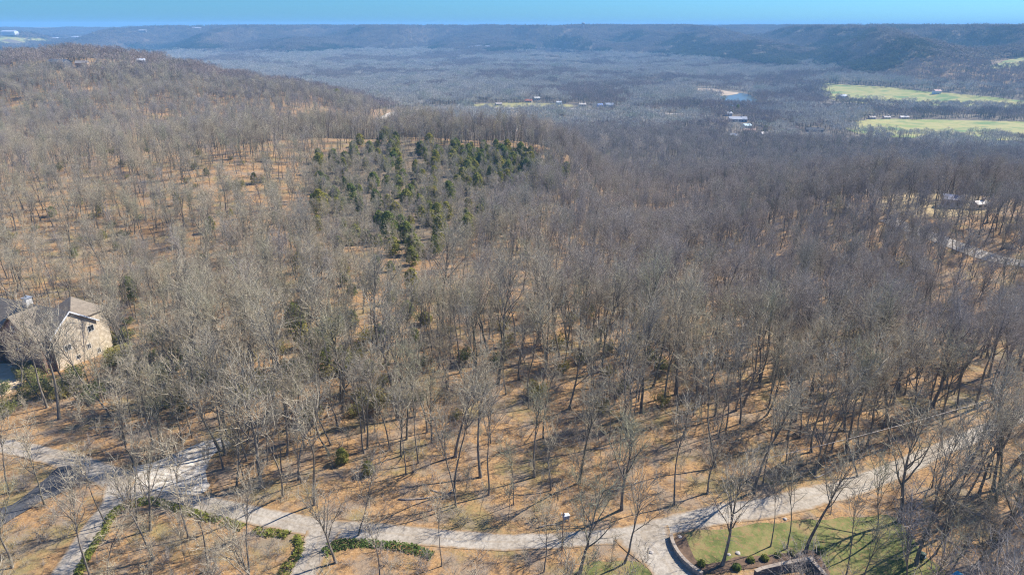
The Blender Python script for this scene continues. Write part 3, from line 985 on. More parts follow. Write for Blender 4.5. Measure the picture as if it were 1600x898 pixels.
# ------------------------------------------------------------------ mid woods and individual trees
HAND = [  # px, py of the foot, kind, height scale, lean in degrees across / along, label
    (1128, 888, 4, 1.15, 0, 0, "thick pale forked tree at the edge of the lawn bed beside the curved stone wall"),
    (906, 896, 7, .95, -3, 0, "wide forking tree at the bottom edge just left of the tan driveway mouth"),
    (975, 884, 2, .92, 12, 0, "slender tree leaning right across the mouth of the tan driveway"),
    (1258, 864, 1, 1.0, 4, 2, "straight tall tree rising from the corner of the dark capped wall"),
    (1203, 858, 9, .95, 1, 0, "thin straight tree standing alone in the middle of the lawn"),
    (1229, 860, 9, 1.05, 3, 0, "thin tree on the lawn immediately left of the dark wall corner"),
    (1406, 814, 7, 1.22, 9, 0, "massive dark trunk between the lawn and the upper bend of the gravel road"),
    (1432, 880, 1, 1.05, 10, 0, "dark slanting tree at the right edge of the lawn beside the green bin"),
    (1560, 850, 7, 1.15, 14, 0, "very thick slanting trunk near the right edge below the road"),
    (1366, 842, 8, .95, 2, 0, "slim tree in front of the massive trunk on the lawn"),
    (971, 801, 4, 1.2, 1, 0, "broad crowned oak on the far verge of the road facing the tan driveway"),
    (1053, 797, 3, 1.0, 6, 0, "slim tree leaning right on the far verge of the road"),
    (1176, 777, 0, 1.12, 5, 0, "stout tall tree at the far road edge above the lawn"),
    (751, 745, 1, 1.05, 1, 0, "straight dark oak in the open leaf litter in the middle of the woods"),
    (712, 792, 3, 1.0, 0, 0, "dark straight tree just beyond the road in the middle"),
    (905, 757, 0, 1.1, 2, 0, "thick trunked oak two rows behind the white pedestal"),
    (560, 838, 6, 1.0, 14, 0, "bent tree leaning right over the gravel road from its near side"),
    (525, 880, 4, .92, -4, 0, "bushy forked tree on the near verge beside the short driveway"),
    (235, 828, 7, .85, -2, 0, "forked tree in the point of the hedge at the road junction"),
    (212, 815, 5, .85, -7, 0, "thin tree slanting left over the road junction"),
    (167, 820, 9, 1.1, -8, 0, "slender crooked tree leaning left beside the branch track"),
    (326, 890, 3, .95, -2, 0, "tall bare tree rising at the bottom edge inside the hedge curve"),
    (388, 896, 5, .85, -3, 0, "thin bare tree at the bottom edge below the hedge bend"),
    (70, 790, 6, 1.0, -3, 0, "bare tree on the dark asphalt drive's lower bank"),
    (20, 888, 2, .95, 5, 0, "low branching tree in the bottom left corner"),
    (15, 770, 3, .9, -3, 0, "thin tree beside the asphalt drive at the left edge"),
    (850, 893, 6, .8, 2, 0, "small thin tree at the bottom edge below the middle of the road"),
    (690, 884, 9, .85, 2, 0, "whippy young tree below the end of the hedge strip"),
    (1322, 898, 9, 1.0, 2, 0, "thin tree at the bottom edge right of the dark capped wall"),
    (1500, 800, 5, 1.1, 9, 0, "slanting tree on the leafy bank below the road on the right"),
    (1340, 745, 8, 1.05, 7, 0, "slim tree at the near road edge in front of the road's right bend"),
    (60, 612, 8, .8, 2, 0, "thin tree screening the dark front of the gabled house"),
    (98, 606, 9, .8, -3, 0, "slim tree screening the foot of the tan gable"),
    (138, 596, 9, 1.0, 3, 0, "thin tree at the right corner of the tan gable"),
    (160, 622, 2, .85, -4, 0, "leaning tree below the right corner of the house"),
    (105, 447, 4, 1.05, 0, 0, "spreading oak in the orange litter behind the house ridge"),
    (185, 445, 7, .9, 10, 0, "leaning forked oak uphill behind the house gable"),
]

CED = [
    (205, 472, 1.0, 2, "tall cedar behind the house among the orange litter"),
    (463, 522, 1.0, 2, "dark columnar cedar nearest the tan house clearing"),
    (512, 524, .85, 1, "round dark cedar right of the columnar one"),
    (549, 510, .8, 1, "low bright green cedar at the middle of the woods"),
    (612, 520, .8, 1, "olive cedar on the right end of the loose middle group"),
    (499, 575, 1.15, 2, "large shadowed cedar lowest of the loose middle group"),
    (462, 590, .8, 1, "squat olive cedar left below the large shadowed one"),
    (645, 414, .9, 0, "solitary dark cedar standing in the open below the cedar slope"),
    (529, 394, .85, 0, "small dark cedar on the left below the cedar slope"),
    (590, 384, .8, 1, "round green cedar between the two small dark ones below the slope"),
    (492, 330, 1.1, 0, "pair forming cedar at the left edge of the cedar slope"),
    (550, 318, 1.1, 2, "broad dark cedar standing tallest on the left of the cedar slope"),
    (684, 352, 1.15, 2, "bulky cedar low in the middle of the cedar slope"),
    (578, 588, .7, 1, "small olive cedar above the open litter left of centre"),
    (576, 740, .45, 1, "little green cedar bush in the litter beyond the road"),
    (535, 722, .5, 1, "spreading green cedar bush left of the littler one beyond the road"),
]

hx = np.array([flat_at(h[0], h[1])[0] for h in HAND]); hy = np.array([flat_at(h[0], h[1])[1] for h in HAND])

x, y = jitter_grid(4.7, 62, 900, .92, 5)
r = np.hypot(x, y)
z = ground(x, y)
px, py = project(x, y, z)
dens = .78 + 1.15 * fnoise(x / 30, y / 30, 31, 2) * 2
# open oak woods on the left slope, thin woods by the gardens in front
dens = np.where((px < 470) & (py > 215) & (py < 470), dens * .48, dens)
dens = np.where((px > 560) & (py > 560) & (py < 800), dens * .96, dens)
dens = np.where((px > 1380) & (py > 700), dens * 1.3, dens)
CSLOPE = this_side(A_((480, 250), (600, 215), (700, 222), (820, 234), (852, 262), (835, 300), (780, 345), (710, 425), (600, 430), (480, 395)), 438.)
CSTAND = this_side(A_((690, 238), (760, 236), (840, 250), (890, 275), (862, 300), (800, 298), (745, 282), (712, 262)))
slope = inside(x, y, CSLOPE)
dens = np.where(slope, dens * 1.25, dens)
dens = np.where(inside(x, y, CSTAND), dens * .8, dens)
rim = (r > 424) & (r < 490) & (x > 8) & (x < 85)
dens = np.where(rim, 1.7, dens)
GLADE = np.array(A_((1366, 318), (1400, 303), (1450, 300), (1530, 308), (1560, 322), (1520, 336), (1440, 340), (1385, 332)))
for a, b in resample(np.array(main), 3):
    u_ = 800 + F_PX * a / (b * math.cos(PITCH) + EYE * math.sin(PITCH))
    if u_ < 430 or u_ > 1250:
        for f_ in (.955, .91): dens = np.where(np.hypot(x - a * f_, y - b * f_) < 5.5, dens * .72, dens)
for a, b in resample(np.array(A_((545, 200), (570, 195), (600, 185), (628, 175), (665, 170), (720, 168))), 6): dens = np.where(np.hypot(x - a * .975, y - b * .975) < 14, dens * .4, dens)
TRK = np.array(A_((1385, 343), (1420, 357), (1460, 371), (1500, 386), (1535, 399), (1565, 407), (1610, 414)))
for a, b in resample(TRK, 4): dens = np.where(np.hypot(x - a * .975, y - b * .975) < 9, dens * .8, dens)
dens = np.where(inside(x, y, GLADE), dens * .6, dens)
dens = np.where(r < 84, dens * .42, dens)
dens = np.where((py > 775) & (px < 1100), dens * .5, dens)
dens = np.where((py > 640) & (px < 420), dens * .62, dens)
dens = np.where((py > 755) & (py < 842) & (px > 120) & (px < 430), dens * .5, dens)
dens = np.where((py > 560) & (py < 690) & (px < 200), dens * .22, dens)
dens = np.where((py > 500) & (py < 660) & (px > 150) & (px < 330), dens * .6, dens)
k = (np.random.default_rng(3).uniform(0, 1, len(x)) < dens) & ~near_road(x, y, 1.4) & ~in_patch(x, y)
lawn = np.array(G((1040, 850), (1085, 828), (1300, 806), (1420, 800), (1440, 870), (1500, 960), (1000, 960)))
k &= ~(inside(x, y, lawn) & (np.random.default_rng(4).uniform(0, 1, len(x)) > .25))
for a, b in zip(hx, hy): k &= np.hypot(x - a, y - b) > 3.0
for c in CED:
    a, b, _z = at(c[0], c[1]); q = math.hypot(a, b)
    # open on the camera's side, as in the photograph
    k &= ~((np.hypot(x - a, y - b) < 3.4) | (np.hypot(x - a * (1 - 9 / q), y - b * (1 - 9 / q)) < 4.5))
x, y, z, r, px, py, slope = (q[k] for q in (x, y, z, r, px, py, slope))
rg = np.random.default_rng(6)
n = len(x)
var = rg.choice(14, n, p=[.07, .06, .08, .12, .05, .12, .11, .03, .11, .10, .04, .03, .03, .05])
rz = rg.uniform(0, 6.28, n)
sc = rg.uniform(.72, 1.08, n)
sc = np.where((r < 170) & (py < 842), sc * 1.22, sc)
sc = np.where(slope & ~((r > 424) & (x > 8)), sc * .56, sc)
tl = rg.normal(0, .045, (n, 2))
mauve = rg.uniform(0, 1, n) < smooth(560, 1000, px + 260 * fnoise(x / 60, y / 60, 19)) * .85 + .12 + .3 * smooth(260, 200, py)
seen = (px > -30) & (px < 1630) & (py < 960)
order = np.where(seen)[0][np.argsort(r[seen])]
single = order[:300 - len(HAND)]
rest = np.ones(n, bool); rest[single] = False

for h, a, b in zip(HAND, hx, hy):
    tree_object("bare_tree", SPARSE[h[2]], float(a), float(b), h[3], random.uniform(0, 6.28), h[6], "bare tree", "bare trees standing along the gravel road and gardens", True, (R(-h[5]), R(h[4])))

MARKS = [  # px, py, how one can name it
    (1128, 888, "the thick pale tree by the curved wall"), (906, 896, "the wide forked tree left of the tan driveway"), (975, 884, "the tree leaning over the tan driveway"),
    (1258, 864, "the tall tree at the dark wall corner"), (1406, 814, "the massive trunk above the lawn"), (1560, 850, "the very thick slanting trunk"), (971, 801, "the broad oak facing the tan driveway"),
    (1053, 797, "the right leaning tree on the far verge"), (1176, 777, "the stout tree above the lawn"), (751, 745, "the straight dark oak in open litter"), (712, 792, "the dark straight tree beyond the road"),
    (905, 757, "the thick oak behind the white cabinet"), (560, 838, "the bent tree over the road"), (525, 880, "the bushy tree by the short driveway"), (235, 828, "the forked tree at the hedge point"),
    (167, 820, "the crooked tree by the branch track"), (326, 890, "the tall tree inside the hedge curve"), (70, 790, "the tree below the asphalt drive"), (20, 888, "the low tree in the corner"),
    (850, 893, "the small tree at the bottom edge"), (690, 884, "the whippy tree below the hedge end"), (1500, 800, "the slanting tree on the leafy bank"), (1340, 745, "the slim tree at the road bend"),
    (105, 447, "the spreading oak behind the house"), (884, 815, "the white cabinet"), (310, 715, "the crushed rock pad"), (576, 740, "the little green cedar bush"), (499, 575, "the large shadowed cedar"),
    (463, 522, "the dark columnar cedar"), (549, 510, "the low bright green cedar"), (612, 520, "the olive cedar"), (120, 560, "the tan gabled house"), (655, 779, "the long dark log"), (1290, 740, "the log on the road bank"),
    (1560, 662, "the far right end of the road"), (1400, 570, "the log in the right hand stand"), (930, 500, "the log right of the middle"), (950, 700, "the log behind the facing oak"), (230, 640, "the grey log below the house"), (517, 618, "the whitish dead trunk")]
MK = np.array([(m[0], m[1]) for m in MARKS], float)
RANK = ["nearest", "second", "third", "fourth", "fifth", "sixth", "seventh", "eighth", "ninth", "tenth", "eleventh", "twelfth", "thirteenth", "fourteenth", "fifteenth", "sixteenth", "seventeenth", "eighteenth", "nineteenth", "twentieth"]


def by_mark(qx, qy):
    """for each foot: (landmark, side, rank) so that a label singles out one tree"""
    dx, dy = qx[:, None] - MK[None, :, 0], (qy[:, None] - MK[None, :, 1]) * 1.5
    own = np.hypot(dx, dy).argmin(1)
    out, seen_ = [None] * len(qx), {}
    for i in np.argsort(np.hypot(dx, dy).min(1)):
        a, b = dx[i, own[i]], dy[i, own[i]]
        side = ("left of" if a < 0 else "right of") if abs(a) > abs(b) else ("behind" if b < 0 else "in front of")
        k = seen_.get((own[i], side), 0); seen_[(own[i], side)] = k + 1
        out[i] = (MARKS[own[i]][2], side, RANK[k] if k < 20 else 'outermost')
    return out


LOOK = ["tall bare oak", "lofty narrow bare tree", "open crowned bare tree", "slim straight bare tree", "spreading bare oak", "high branched bare tree", "smaller bare tree", "low forking bare oak", "slender bare tree", "pole thin bare tree", "wide sprawling bare tree", "dead broken limbed tree", "towering bare oak", "crooked bare tree"]
rr_ = rg.uniform(0, 1, n)
names = by_mark(px[single], py[single])
for i, (mk, side, rank) in zip(single, names):
    tree_object("bare_tree", (SPARSE if r[i] < 112 or rr_[i] < .35 else TREES)[var[i]], float(x[i]), float(y[i]), float(sc[i]), float(rz[i]), "%s, %s %s %s" % (LOOK[var[i]], rank, side, mk), "bare tree",
                "bare trees in the woods along the gravel road", False, (float(tl[i, 0]), float(tl[i, 1])))
forest("oak_woods", np.stack([x, y, z - .1], -1)[rest], (var + len(TREES) * mauve)[rest], rz[rest], sc[rest], [t["all"] for t in TREES] + MAUVE,
       "bare grey oak woods rolling away over the slopes beyond the nearest trees", tl[rest])
print("trees", n, "single", len(single))



# ------------------------------------------------------------------ understory: saplings
x, y = jitter_grid(4.6, 64, 420, .9, 55)
z = ground(x, y); r = np.hypot(x, y); px, py = project(x, y, z)
dens = .55 + 1.0 * fnoise(x / 17, y / 17, 41, 2) * 2
dens = np.where((px < 470) & (py < 470), dens * .5, dens)
dens = np.where(r < 84, dens * .5, dens)
k = (np.random.default_rng(8).uniform(0, 1, len(x)) < dens) & ~near_road(x, y, .8) & ~in_patch(x, y) & ~inside(x, y, lawn)
x, y, z, r, px, py = (q[k] for q in (x, y, z, r, px, py))
n = len(x); rg = np.random.default_rng(9)
var = rg.integers(0, 3, n); rz = rg.uniform(0, 6.28, n); sc = rg.uniform(.5, 1.15, n); tl = rg.normal(0, .09, (n, 2))
seen = (px > -10) & (px < 1610) & (py < 905)
order = np.where(seen)[0][np.argsort(r[seen])][:240]
rest = np.ones(n, bool); rest[order] = False
for i, (mk, side, rank) in zip(order, by_mark(px[order], py[order])):
    tree_object("sapling", SAPS[var[i]], float(x[i]), float(y[i]), float(sc[i]), float(rz[i]), "thin leafless sapling, %s %s %s" % (rank, side, mk), "sapling", "saplings under the bare trees", False, (float(tl[i, 0]), float(tl[i, 1])))
forest("undergrowth", np.stack([x, y, z - .05], -1)[rest], var[rest], rz[rest], sc[rest], [t["all"] for t in SAPS], "thin leafless undergrowth between the oaks", tl[rest])
BRUSH = []
for i in range(3):
    g = np.random.default_rng(950 + i); m = 16
    az = g.uniform(0, 6.28, m)
    P, Rr = grow(g, g.normal(0, .35, (m, 3)) * np.array([1, 1, 0]), unit(np.stack([np.cos(az), np.sin(az), g.uniform(.5, 2, m)], -1)), g.uniform(.8, 2.0, m), np.full(m, .022), np.full(m, .009), 4, .2, -.02)
    st, d2, l2, rr, _ = children(g, P, Rr, np.full(m, 1.6), 7, .2, 1, .7, .45, .6)
    P2, R2 = grow(g, st, d2, l2, np.full(len(l2), .011), np.full(len(l2), .006), 2, .25, .02)
    v, q = cat([tubes(P, Rr, 3), tubes(P2, R2, 3)])
    me = mesh_np("brush", v, [q]); me.materials.append(M["twig_mauve" if i else "twig"]); BRUSH.append(me)
x, y = jitter_grid(2.4, 64, 330, .9, 57)
z = ground(x, y); r = np.hypot(x, y)
k = (np.random.default_rng(18).uniform(0, 1, len(x)) < .5 + 1.3 * fnoise(x / 14, y / 14, 43, 2) * 2) & ~near_road(x, y, .6) & ~in_patch(x, y) & ~inside(x, y, lawn)
x, y, z = x[k], y[k], z[k]; n = len(x); g = np.random.default_rng(19)
forest("brush", np.stack([x, y, z - .03], -1), g.integers(0, 3, n), g.uniform(0, 6.28, n), g.uniform(.45, 1.4, n), BRUSH, "low leafless brush and dead stems on the leaf litter")
print("saplings", n)

# ------------------------------------------------------------------ cedars
rg = np.random.default_rng(12)
for a, b, s_, v, lb in CED:
    p = at(a, b)
    tree_object("cedar_tree", CEDARS[v], p.x, p.y, s_, rg.uniform(0, 6.28), lb, "cedar", None)


def scatter(poly, n, seed, mind):
    rr = np.random.default_rng(seed); P = this_side(A_(*poly), 462. if n > 100 else 1e9); lo, hi = P.min(0), P.max(0); out = []
    for _ in range(n * 60):
        if len(out) >= n: break
        q = rr.uniform(lo, hi)
        if inside(np.array([q[0]]), np.array([q[1]]), P)[0] and all((q[0] - o[0]) ** 2 + (q[1] - o[1]) ** 2 > mind ** 2 for o in out): out.append(q)
    return out


for poly, cnt, md, s0, s1, lb, gr in (
    (((690, 238), (760, 236), (840, 250), (890, 275), (862, 300), (800, 298), (745, 282), (712, 262)), 150, 2.7, .7, 1.2, "dark cedar packed in the dense green stand at the right end of the cedar slope", "cedars in the dense stand"),
    (((490, 245), (600, 222), (690, 235), (735, 280), (775, 340), (690, 410), (600, 400), (485, 370)), 128, 4.0, .7, 1.4, "cedar scattered among grey trees on the open cedar slope", "cedars scattered on the slope"),
    (((60, 280), (430, 250), (450, 380), (300, 400), (60, 400)), 14, 12, .4, .75, "small olive cedar in the open oak woods on the left slope", "small cedars on the left slope"),
    (((430, 430), (640, 400), (680, 560), (430, 600)), 22, 7, .6, 1.0, "small cedar tucked among grey trees in the middle woods", "small cedars in the middle woods"),
):
    for q in scatter(poly, cnt, int(cnt * 7), md):
        tree_object("cedar_tree", CEDARS[int(rg.integers(0, 4))], float(q[0]), float(q[1]), float(rg.uniform(s0, s1)), float(rg.uniform(0, 6.28)), lb, "cedar", gr)
for a, b, s_, lb in ((528, 160, 1.9, "lone dark evergreen on the side of the left hill"), (1152, 176, 1.5, "dark evergreen behind the long white roof in the valley"), (1141, 178, 1.3, "dark evergreen left of the long white roof"),
                     (1130, 160, 1.2, "dark evergreen on the river bank"), (1195, 208, 1.2, "dark evergreen beside the tall tan house"), (838, 178, 1.2, "dark evergreen below the valley road houses")):
    p = at(a, b)
    tree_object("evergreen_tree", CEDARS[2], p.x, p.y, s_, rg.uniform(0, 6.28), lb, "evergreen")

# ------------------------------------------------------------------ pale sycamores in the hollow
for j, (a, b, s_, lb) in enumerate((
    (762, 208, 1.15, "pale sycamore leftmost in the hollow below the valley road"),
    (808, 226, 1.0, "pale sycamore second from the left above the green stand"),
    (861, 236, 1.1, "white limbed sycamore directly above the right end of the green stand"),
    (945, 250, 1.25, "broad white limbed sycamore in the middle of the hollow"),
    (990, 256, 1.2, "white limbed sycamore right of the broad one"),
    (1030, 252, 1.15, "low white limbed sycamore on the right of the hollow"),
    (1060, 246, 1.0, "last pale sycamore at the right end of the hollow"),
    (906, 350, .95, "pinkish white sycamore alone in the ravine between the ridges"))):
    p = at(a, b)
    tree_object("sycamore_tree", SYC[j % 2], p.x, p.y, s_, rg.uniform(0, 6.28), lb, "sycamore", None, True)

# ------------------------------------------------------------------ olive shrubs
def shrub_mesh(seed, H=3.2, W=1.9, n=900):
    g = np.random.default_rng(seed)
    m = 22
    az = g.uniform(0, 6.28, m)
    d = unit(np.stack([np.cos(az) * .6, np.sin(az) * .6, np.ones(m)], -1))
    P, Rr = grow(g, np.zeros((m, 3)) + g.normal(0, .15, (m, 3)) * np.array([1, 1, 0]), d, g.uniform(.6, 1.05, m) * H, np.full(m, .035), np.full(m, .012), 5, .16, -.01)
    st, d2, l2, rr, _ = children(g, P, Rr, np.full(m, H), 6, .3, 1, .7, .35, .6)
    P2, R2 = grow(g, st, d2, l2, np.maximum(rr, .014), np.full(len(l2), .01), 3, .2, .03)
    v, q = cat([tubes(P, Rr, 4), tubes(P2, R2, 3)])
    k = g.integers(0, len(P2), n)
    c = P2[k, g.integers(1, 4, n)] + g.normal(0, .16, (n, 3))
    lv, lq = leaf_faces(g, c, unit(c + np.array([0, 0, .5])), .2, n)
    st_ = mesh_np("shrub_stems", v, [q]); st_.materials.append(M["twig"])
    lf = mesh_np("shrub_leaves", lv, [lq], smooth=False); lf.materials.append(M["olive"])
    return st_, lf


SHRUBS = [shrub_mesh(900 + i) for i in range(3)]
def shrub(x, y, s_, lb, gr):
    o = empty("shrub", (x, y, zg(x, y) - .05), rg.uniform(0, 6.28)); o.scale = (s_, s_, s_ * rg.uniform(.8, 1.2))
    tag(o, lb, "shrub", gr)
    a, b = SHRUBS[int(rg.integers(0, 3))]
    link("stems", a, o); link("leaves", b, o)


for poly, cnt, md, s0, s1, lb, gr in (
    (((0, 600), (60, 575), (150, 585), (330, 570), (320, 640), (180, 655), (0, 650)), 26, 2.8, .8, 1.5, "straggly olive thicket shrub", "olive shrubs below the house"),
    (((160, 520), (200, 505), (300, 540), (330, 590), (180, 580)), 14, 2.4, .9, 1.6, "loose olive shrub", "olive shrubs right of the house"),
    (((340, 570), (600, 520), (620, 640), (430, 680), (340, 640)), 26, 4, .8, 1.5, "leafy olive green shrub", "olive shrubs left of the middle"),
    (((640, 480), (1050, 480), (1050, 640), (640, 660)), 34, 6, .7, 1.4, "faint olive undergrowth shrub", "olive shrubs in the middle woods"),
    (((20, 250), (440, 240), (440, 420), (20, 440)), 46, 9, .8, 1.5, "olive shrub in the open oak woods on the left slope", "olive shrubs on the left slope"),
):
    Q = np.array(scatter(poly, cnt, cnt * 3, md))
    u_, v_ = project(Q[:, 0], Q[:, 1], ground(Q[:, 0], Q[:, 1]))
    for q, (mk, side, rank) in zip(Q, by_mark(u_, v_)):
        shrub(float(q[0]), float(q[1]), float(rg.uniform(s0, s1)), lb if "left slope" in gr else "%s, %s %s %s" % (lb, rank, side, mk), gr)

# ------------------------------------------------------------------ hedges: clipped evergreen ground cover
def hedge(path, w, h, label, n_per=90):
    c = resample(np.array(G(*path)), .5)
    d = np.gradient(c, axis=0); d /= np.linalg.norm(d, axis=1)[:, None]; nn = np.stack([-d[:, 1], d[:, 0]], -1)
    g = np.random.default_rng(int(path[0][0]) + 5)
    n = len(c) * n_per // 2
    k = g.integers(0, len(c), n); th = g.uniform(0, math.pi, n); rad = g.uniform(.55, 1, n) ** .5
    ww = w * (1 + .7 * fnoise(k * .35, k * 0 + 1.7, 7))[:, None] if False else w * (1 + 1.1 * fnoise(k * .35, k * 0. + 1.7, 7))
    hh = h * (1 + 1.3 * fnoise(k * .55, k * 0. + 5.1, 3))
    keep = fnoise(k * .21, k * 0. + 8.3, 15) > -.17
    k, th, rad, ww, hh = k[keep], th[keep], rad[keep], ww[keep], hh[keep]; n = len(k)
    off = np.cos(th) * rad * ww / 2
    xy = c[k] + nn[k] * off[:, None] + g.normal(0, .15, (n, 2))
    z = ground(xy[:, 0], xy[:, 1]) + np.sin(th) * rad * hh + .03
    nr = np.stack([nn[k, 0] * np.cos(th), nn[k, 1] * np.cos(th), np.sin(th) + .5], -1)
    v, q = leaf_faces(g, np.stack([xy[:, 0], xy[:, 1], z], -1), unit(nr), .24, n)
    o = link("hedge", mesh_np("hedge", v, [q], smooth=False), None, M["hedge"])
    tag(o, label, "hedge")


hedge(((206, 790), (232, 783), (262, 789), (300, 801), (350, 815), (400, 831), (450, 838), (467, 848), (466, 866), (452, 884), (440, 905)), 1.5, .5, "long green hedge strip bending round the wooded plot left of the short driveway")
hedge(((508, 866), (530, 854), (565, 850), (600, 853), (640, 858), (674, 868)), 1.7, .6, "short green hedge strip along the road right of the short driveway")
hedge(((192, 792), (176, 806), (160, 835), (142, 862), (126, 892), (115, 915)), 1.2, .45, "ragged green hedge strip down the right side of the branch track")

# ------------------------------------------------------------------ garden: stone walls, clipped shrubs, bed
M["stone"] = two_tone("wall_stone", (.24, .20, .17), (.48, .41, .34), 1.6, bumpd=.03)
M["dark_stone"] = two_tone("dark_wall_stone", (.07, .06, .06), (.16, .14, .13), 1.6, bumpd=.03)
M["cap"] = two_tone("cap_stone", (.26, .21, .165), (.42, .35, .28), 1.2)
M["mulch"] = two_tone("dark_mulch", (.075, .05, .035), (.19, .12, .075), 1.4, bumpd=.06, detail=7)
patch("mulch_bed", G((1052, 846), (1064, 842), (1074, 862), (1092, 886), (1150, 878), (1225, 868), (1264, 862), (1290, 880), (1300, 905), (1280, 915), (1262, 880), (1180, 892), (1090, 902), (1066, 878)), M["mulch"], .11, "dark mulch bed along the inside of the stone walls", cell=.8, keep_off=False)


def stone_wall(path, h, thick, bl, m, mc, label, courses=3):
    c = resample(np.array(path), .1)
    s = np.concatenate([[0], np.cumsum(np.linalg.norm(np.diff(c, axis=0), axis=1))])
    at_s = lambda q: np.array([np.interp(q, s, c[:, 0]), np.interp(q, s, c[:, 1])])
    z0 = zg(*c[len(c) // 2]) - .15
    root = empty("stone_wall", (c[0][0], c[0][1], z0)); tag(root, label, "garden wall")
    def block(nm, a, b, zl, zh, t, mm):
        p, q = at_s(a), at_s(b); d = (q - p) / (np.linalg.norm(q - p) + 1e-6); n_ = np.array([-d[1], d[0]]) * t / 2
        base = [p + n_, p - n_, q - n_, q + n_]
        o = c[0]
        MB().prism([(v[0] - o[0], v[1] - o[1], zl) for v in base], [(v[0] - o[0], v[1] - o[1], zh) for v in base]).build(nm, mm, root)
    L = s[-1]; ch = h / courses
    for k in range(courses):
        a = -bl * (.5 if k % 2 else 0)
        while a < L - .05:
            b = min(a + bl * random.uniform(.85, 1.15), L)
            block("stone", max(a, 0) + .012, b - .012, k * ch + .006, (k + 1) * ch - .006, thick * random.uniform(.92, 1.06), m)
            a = b
    a = 0
    while a < L - .05:
        b = min(a + bl * 1.25, L)
        block("cap_stone", a + .015, b - .015, h, h + .09, thick * 1.3, mc); a = b
    return root


stone_wall(G((1047, 846), (1049, 856), (1055, 869), (1066, 884), (1080, 897), (1096, 908)), .95, .4, .85, M["stone"], M["cap"], "curved tan stone wall with cap stones edging the driveway")
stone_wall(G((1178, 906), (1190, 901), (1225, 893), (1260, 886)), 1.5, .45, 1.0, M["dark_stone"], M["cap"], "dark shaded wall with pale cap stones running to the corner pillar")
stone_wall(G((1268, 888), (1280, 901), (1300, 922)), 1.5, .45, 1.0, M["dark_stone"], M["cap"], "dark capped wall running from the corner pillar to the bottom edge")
cx, cy = flat_at(1264, 887)
pl = empty("stone_pillar", (cx, cy, -.1), .4); tag(pl, "square corner pillar joining the two dark capped walls", "pillar")
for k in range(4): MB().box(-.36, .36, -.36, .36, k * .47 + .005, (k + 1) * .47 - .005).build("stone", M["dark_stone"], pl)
MB().prism([(-.46, -.46, 1.88), (.46, -.46, 1.88), (.46, .46, 1.88), (-.46, .46, 1.88)], [(-.3, -.3, 2.05), (.3, -.3, 2.05), (.3, .3, 2.05), (-.3, .3, 2.05)]).build("cap_stone", M["cap"], pl)


def round_shrub(px_, py_, r_, label):
    g = np.random.default_rng(int(px_ * 3))
    n = 420
    u = unit(g.normal(0, 1, (n, 3))); u[:, 2] = np.abs(u[:, 2] + .25)
    c = u * r_ * g.uniform(.75, 1.05, n)[:, None] * np.array([1, 1, .95]) + np.array([0, 0, r_ * .25])
    v, q = leaf_faces(g, c, u, .19, n)
    x_, y_ = flat_at(px_, py_)
    o = link("clipped_shrub", mesh_np("clipped_shrub", v, [q], smooth=False), None, M["hedge"]); o.location = (x_, y_, zg(x_, y_)); o.rotation_euler.z = g.uniform(0, 6)
    tag(o, label, "shrub", "clipped shrubs in the mulch bed")


for a, b, r_, lb in ((1095, 888, .6, "dark round shrub at the lower end of the curved wall"), (1150, 893, .65, "round green shrub right of the thick pale tree"), (1172, 881, .55, "small yellow green shrub in the middle of the mulch bed"),
                     (1194, 878, .62, "roundest green shrub in the mulch bed below the lone lawn tree"), (1214, 872, .5, "low dark shrub between the round one and the wall corner"), (1237, 868, .5, "small shrub nearest the dark wall corner"), (1280, 862, .6, "green shrub behind the corner pillar on the right")):
    round_shrub(a, b, r_, lb)

M["rock"] = two_tone("pale_rock", (.33, .29, .25), (.52, .47, .41), 2.5, bumpd=.05)
def rock(px_, py_, r_, label):
    bm = bmesh.new(); bmesh.ops.create_icosphere(bm, subdivisions=2, radius=r_)
    g = random.Random(px_)
    for v in bm.verts: v.co = v.co * g.uniform(.8, 1.15); v.co.z *= .6
    me = bpy.data.meshes.new("rock"); bm.to_mesh(me); bm.free()
    o = link("rock", me, None, M["rock"]); x_, y_ = flat_at(px_, py_); o.location = (x_, y_, zg(x_, y_) + r_ * .2); tag(o, label, "rock")
for a in ((1226, 815, .34, "pale flat rock on the bank between road and lawn"), (1152, 870, .4, "white rock in the bed right of the thick pale tree"), (1138, 872, .3, "smaller white rock beside the thick pale tree"), (1061, 846, .35, "pale rock at the top end of the curved stone wall"),
          (1017, 869, .4, "reddish rock lying in the middle of the tan driveway")): rock(*a)

# ------------------------------------------------------------------ white cabinet, pole and cable by the road
wp, wpn, wpb = mat("white_paint", .5); wpb.inputs["Base Color"].default_value = (.78, .79, .8, 1)
gm, gmn, gmb = mat("grey_metal", .5); gmb.inputs["Base Color"].default_value = (.25, .27, .3, 1)
wood = two_tone("weathered_wood", (.16, .11, .085), (.30, .22, .17), 6)
x_, y_ = flat_at(884, 815)
cb = empty("utility_cabinet", (x_, y_, zg(x_, y_)), .35); tag(cb, "white metal cabinet on grey legs at the far edge of the gravel road", "cabinet")
MB().box(-.5, .5, -.3, .3, .45, 1.15).build("body", wp, cb)
MB().prism([(-.56, -.36, 1.15), (.56, -.36, 1.15), (.56, .36, 1.15), (-.56, .36, 1.15)], [(-.4, -.2, 1.32), (.4, -.2, 1.32), (.4, .2, 1.32), (-.4, .2, 1.32)]).build("lid", wp, cb)
for sx in (-.4, .4):
    for sy in (-.22, .22): MB().box(sx - .06, sx + .06, sy - .06, sy + .06, 0, .45).build("leg", gm, cb)
for sx in (-.24, .24): MB().box(sx - .21, sx + .21, -.325, -.302, .52, 1.08).build("door", gm, cb)
x_, y_ = flat_at(878, 860)
pole = empty("utility_pole", (x_, y_, zg(x_, y_))); tag(pole, "thin brown wooden pole with white top beside the road", "pole")
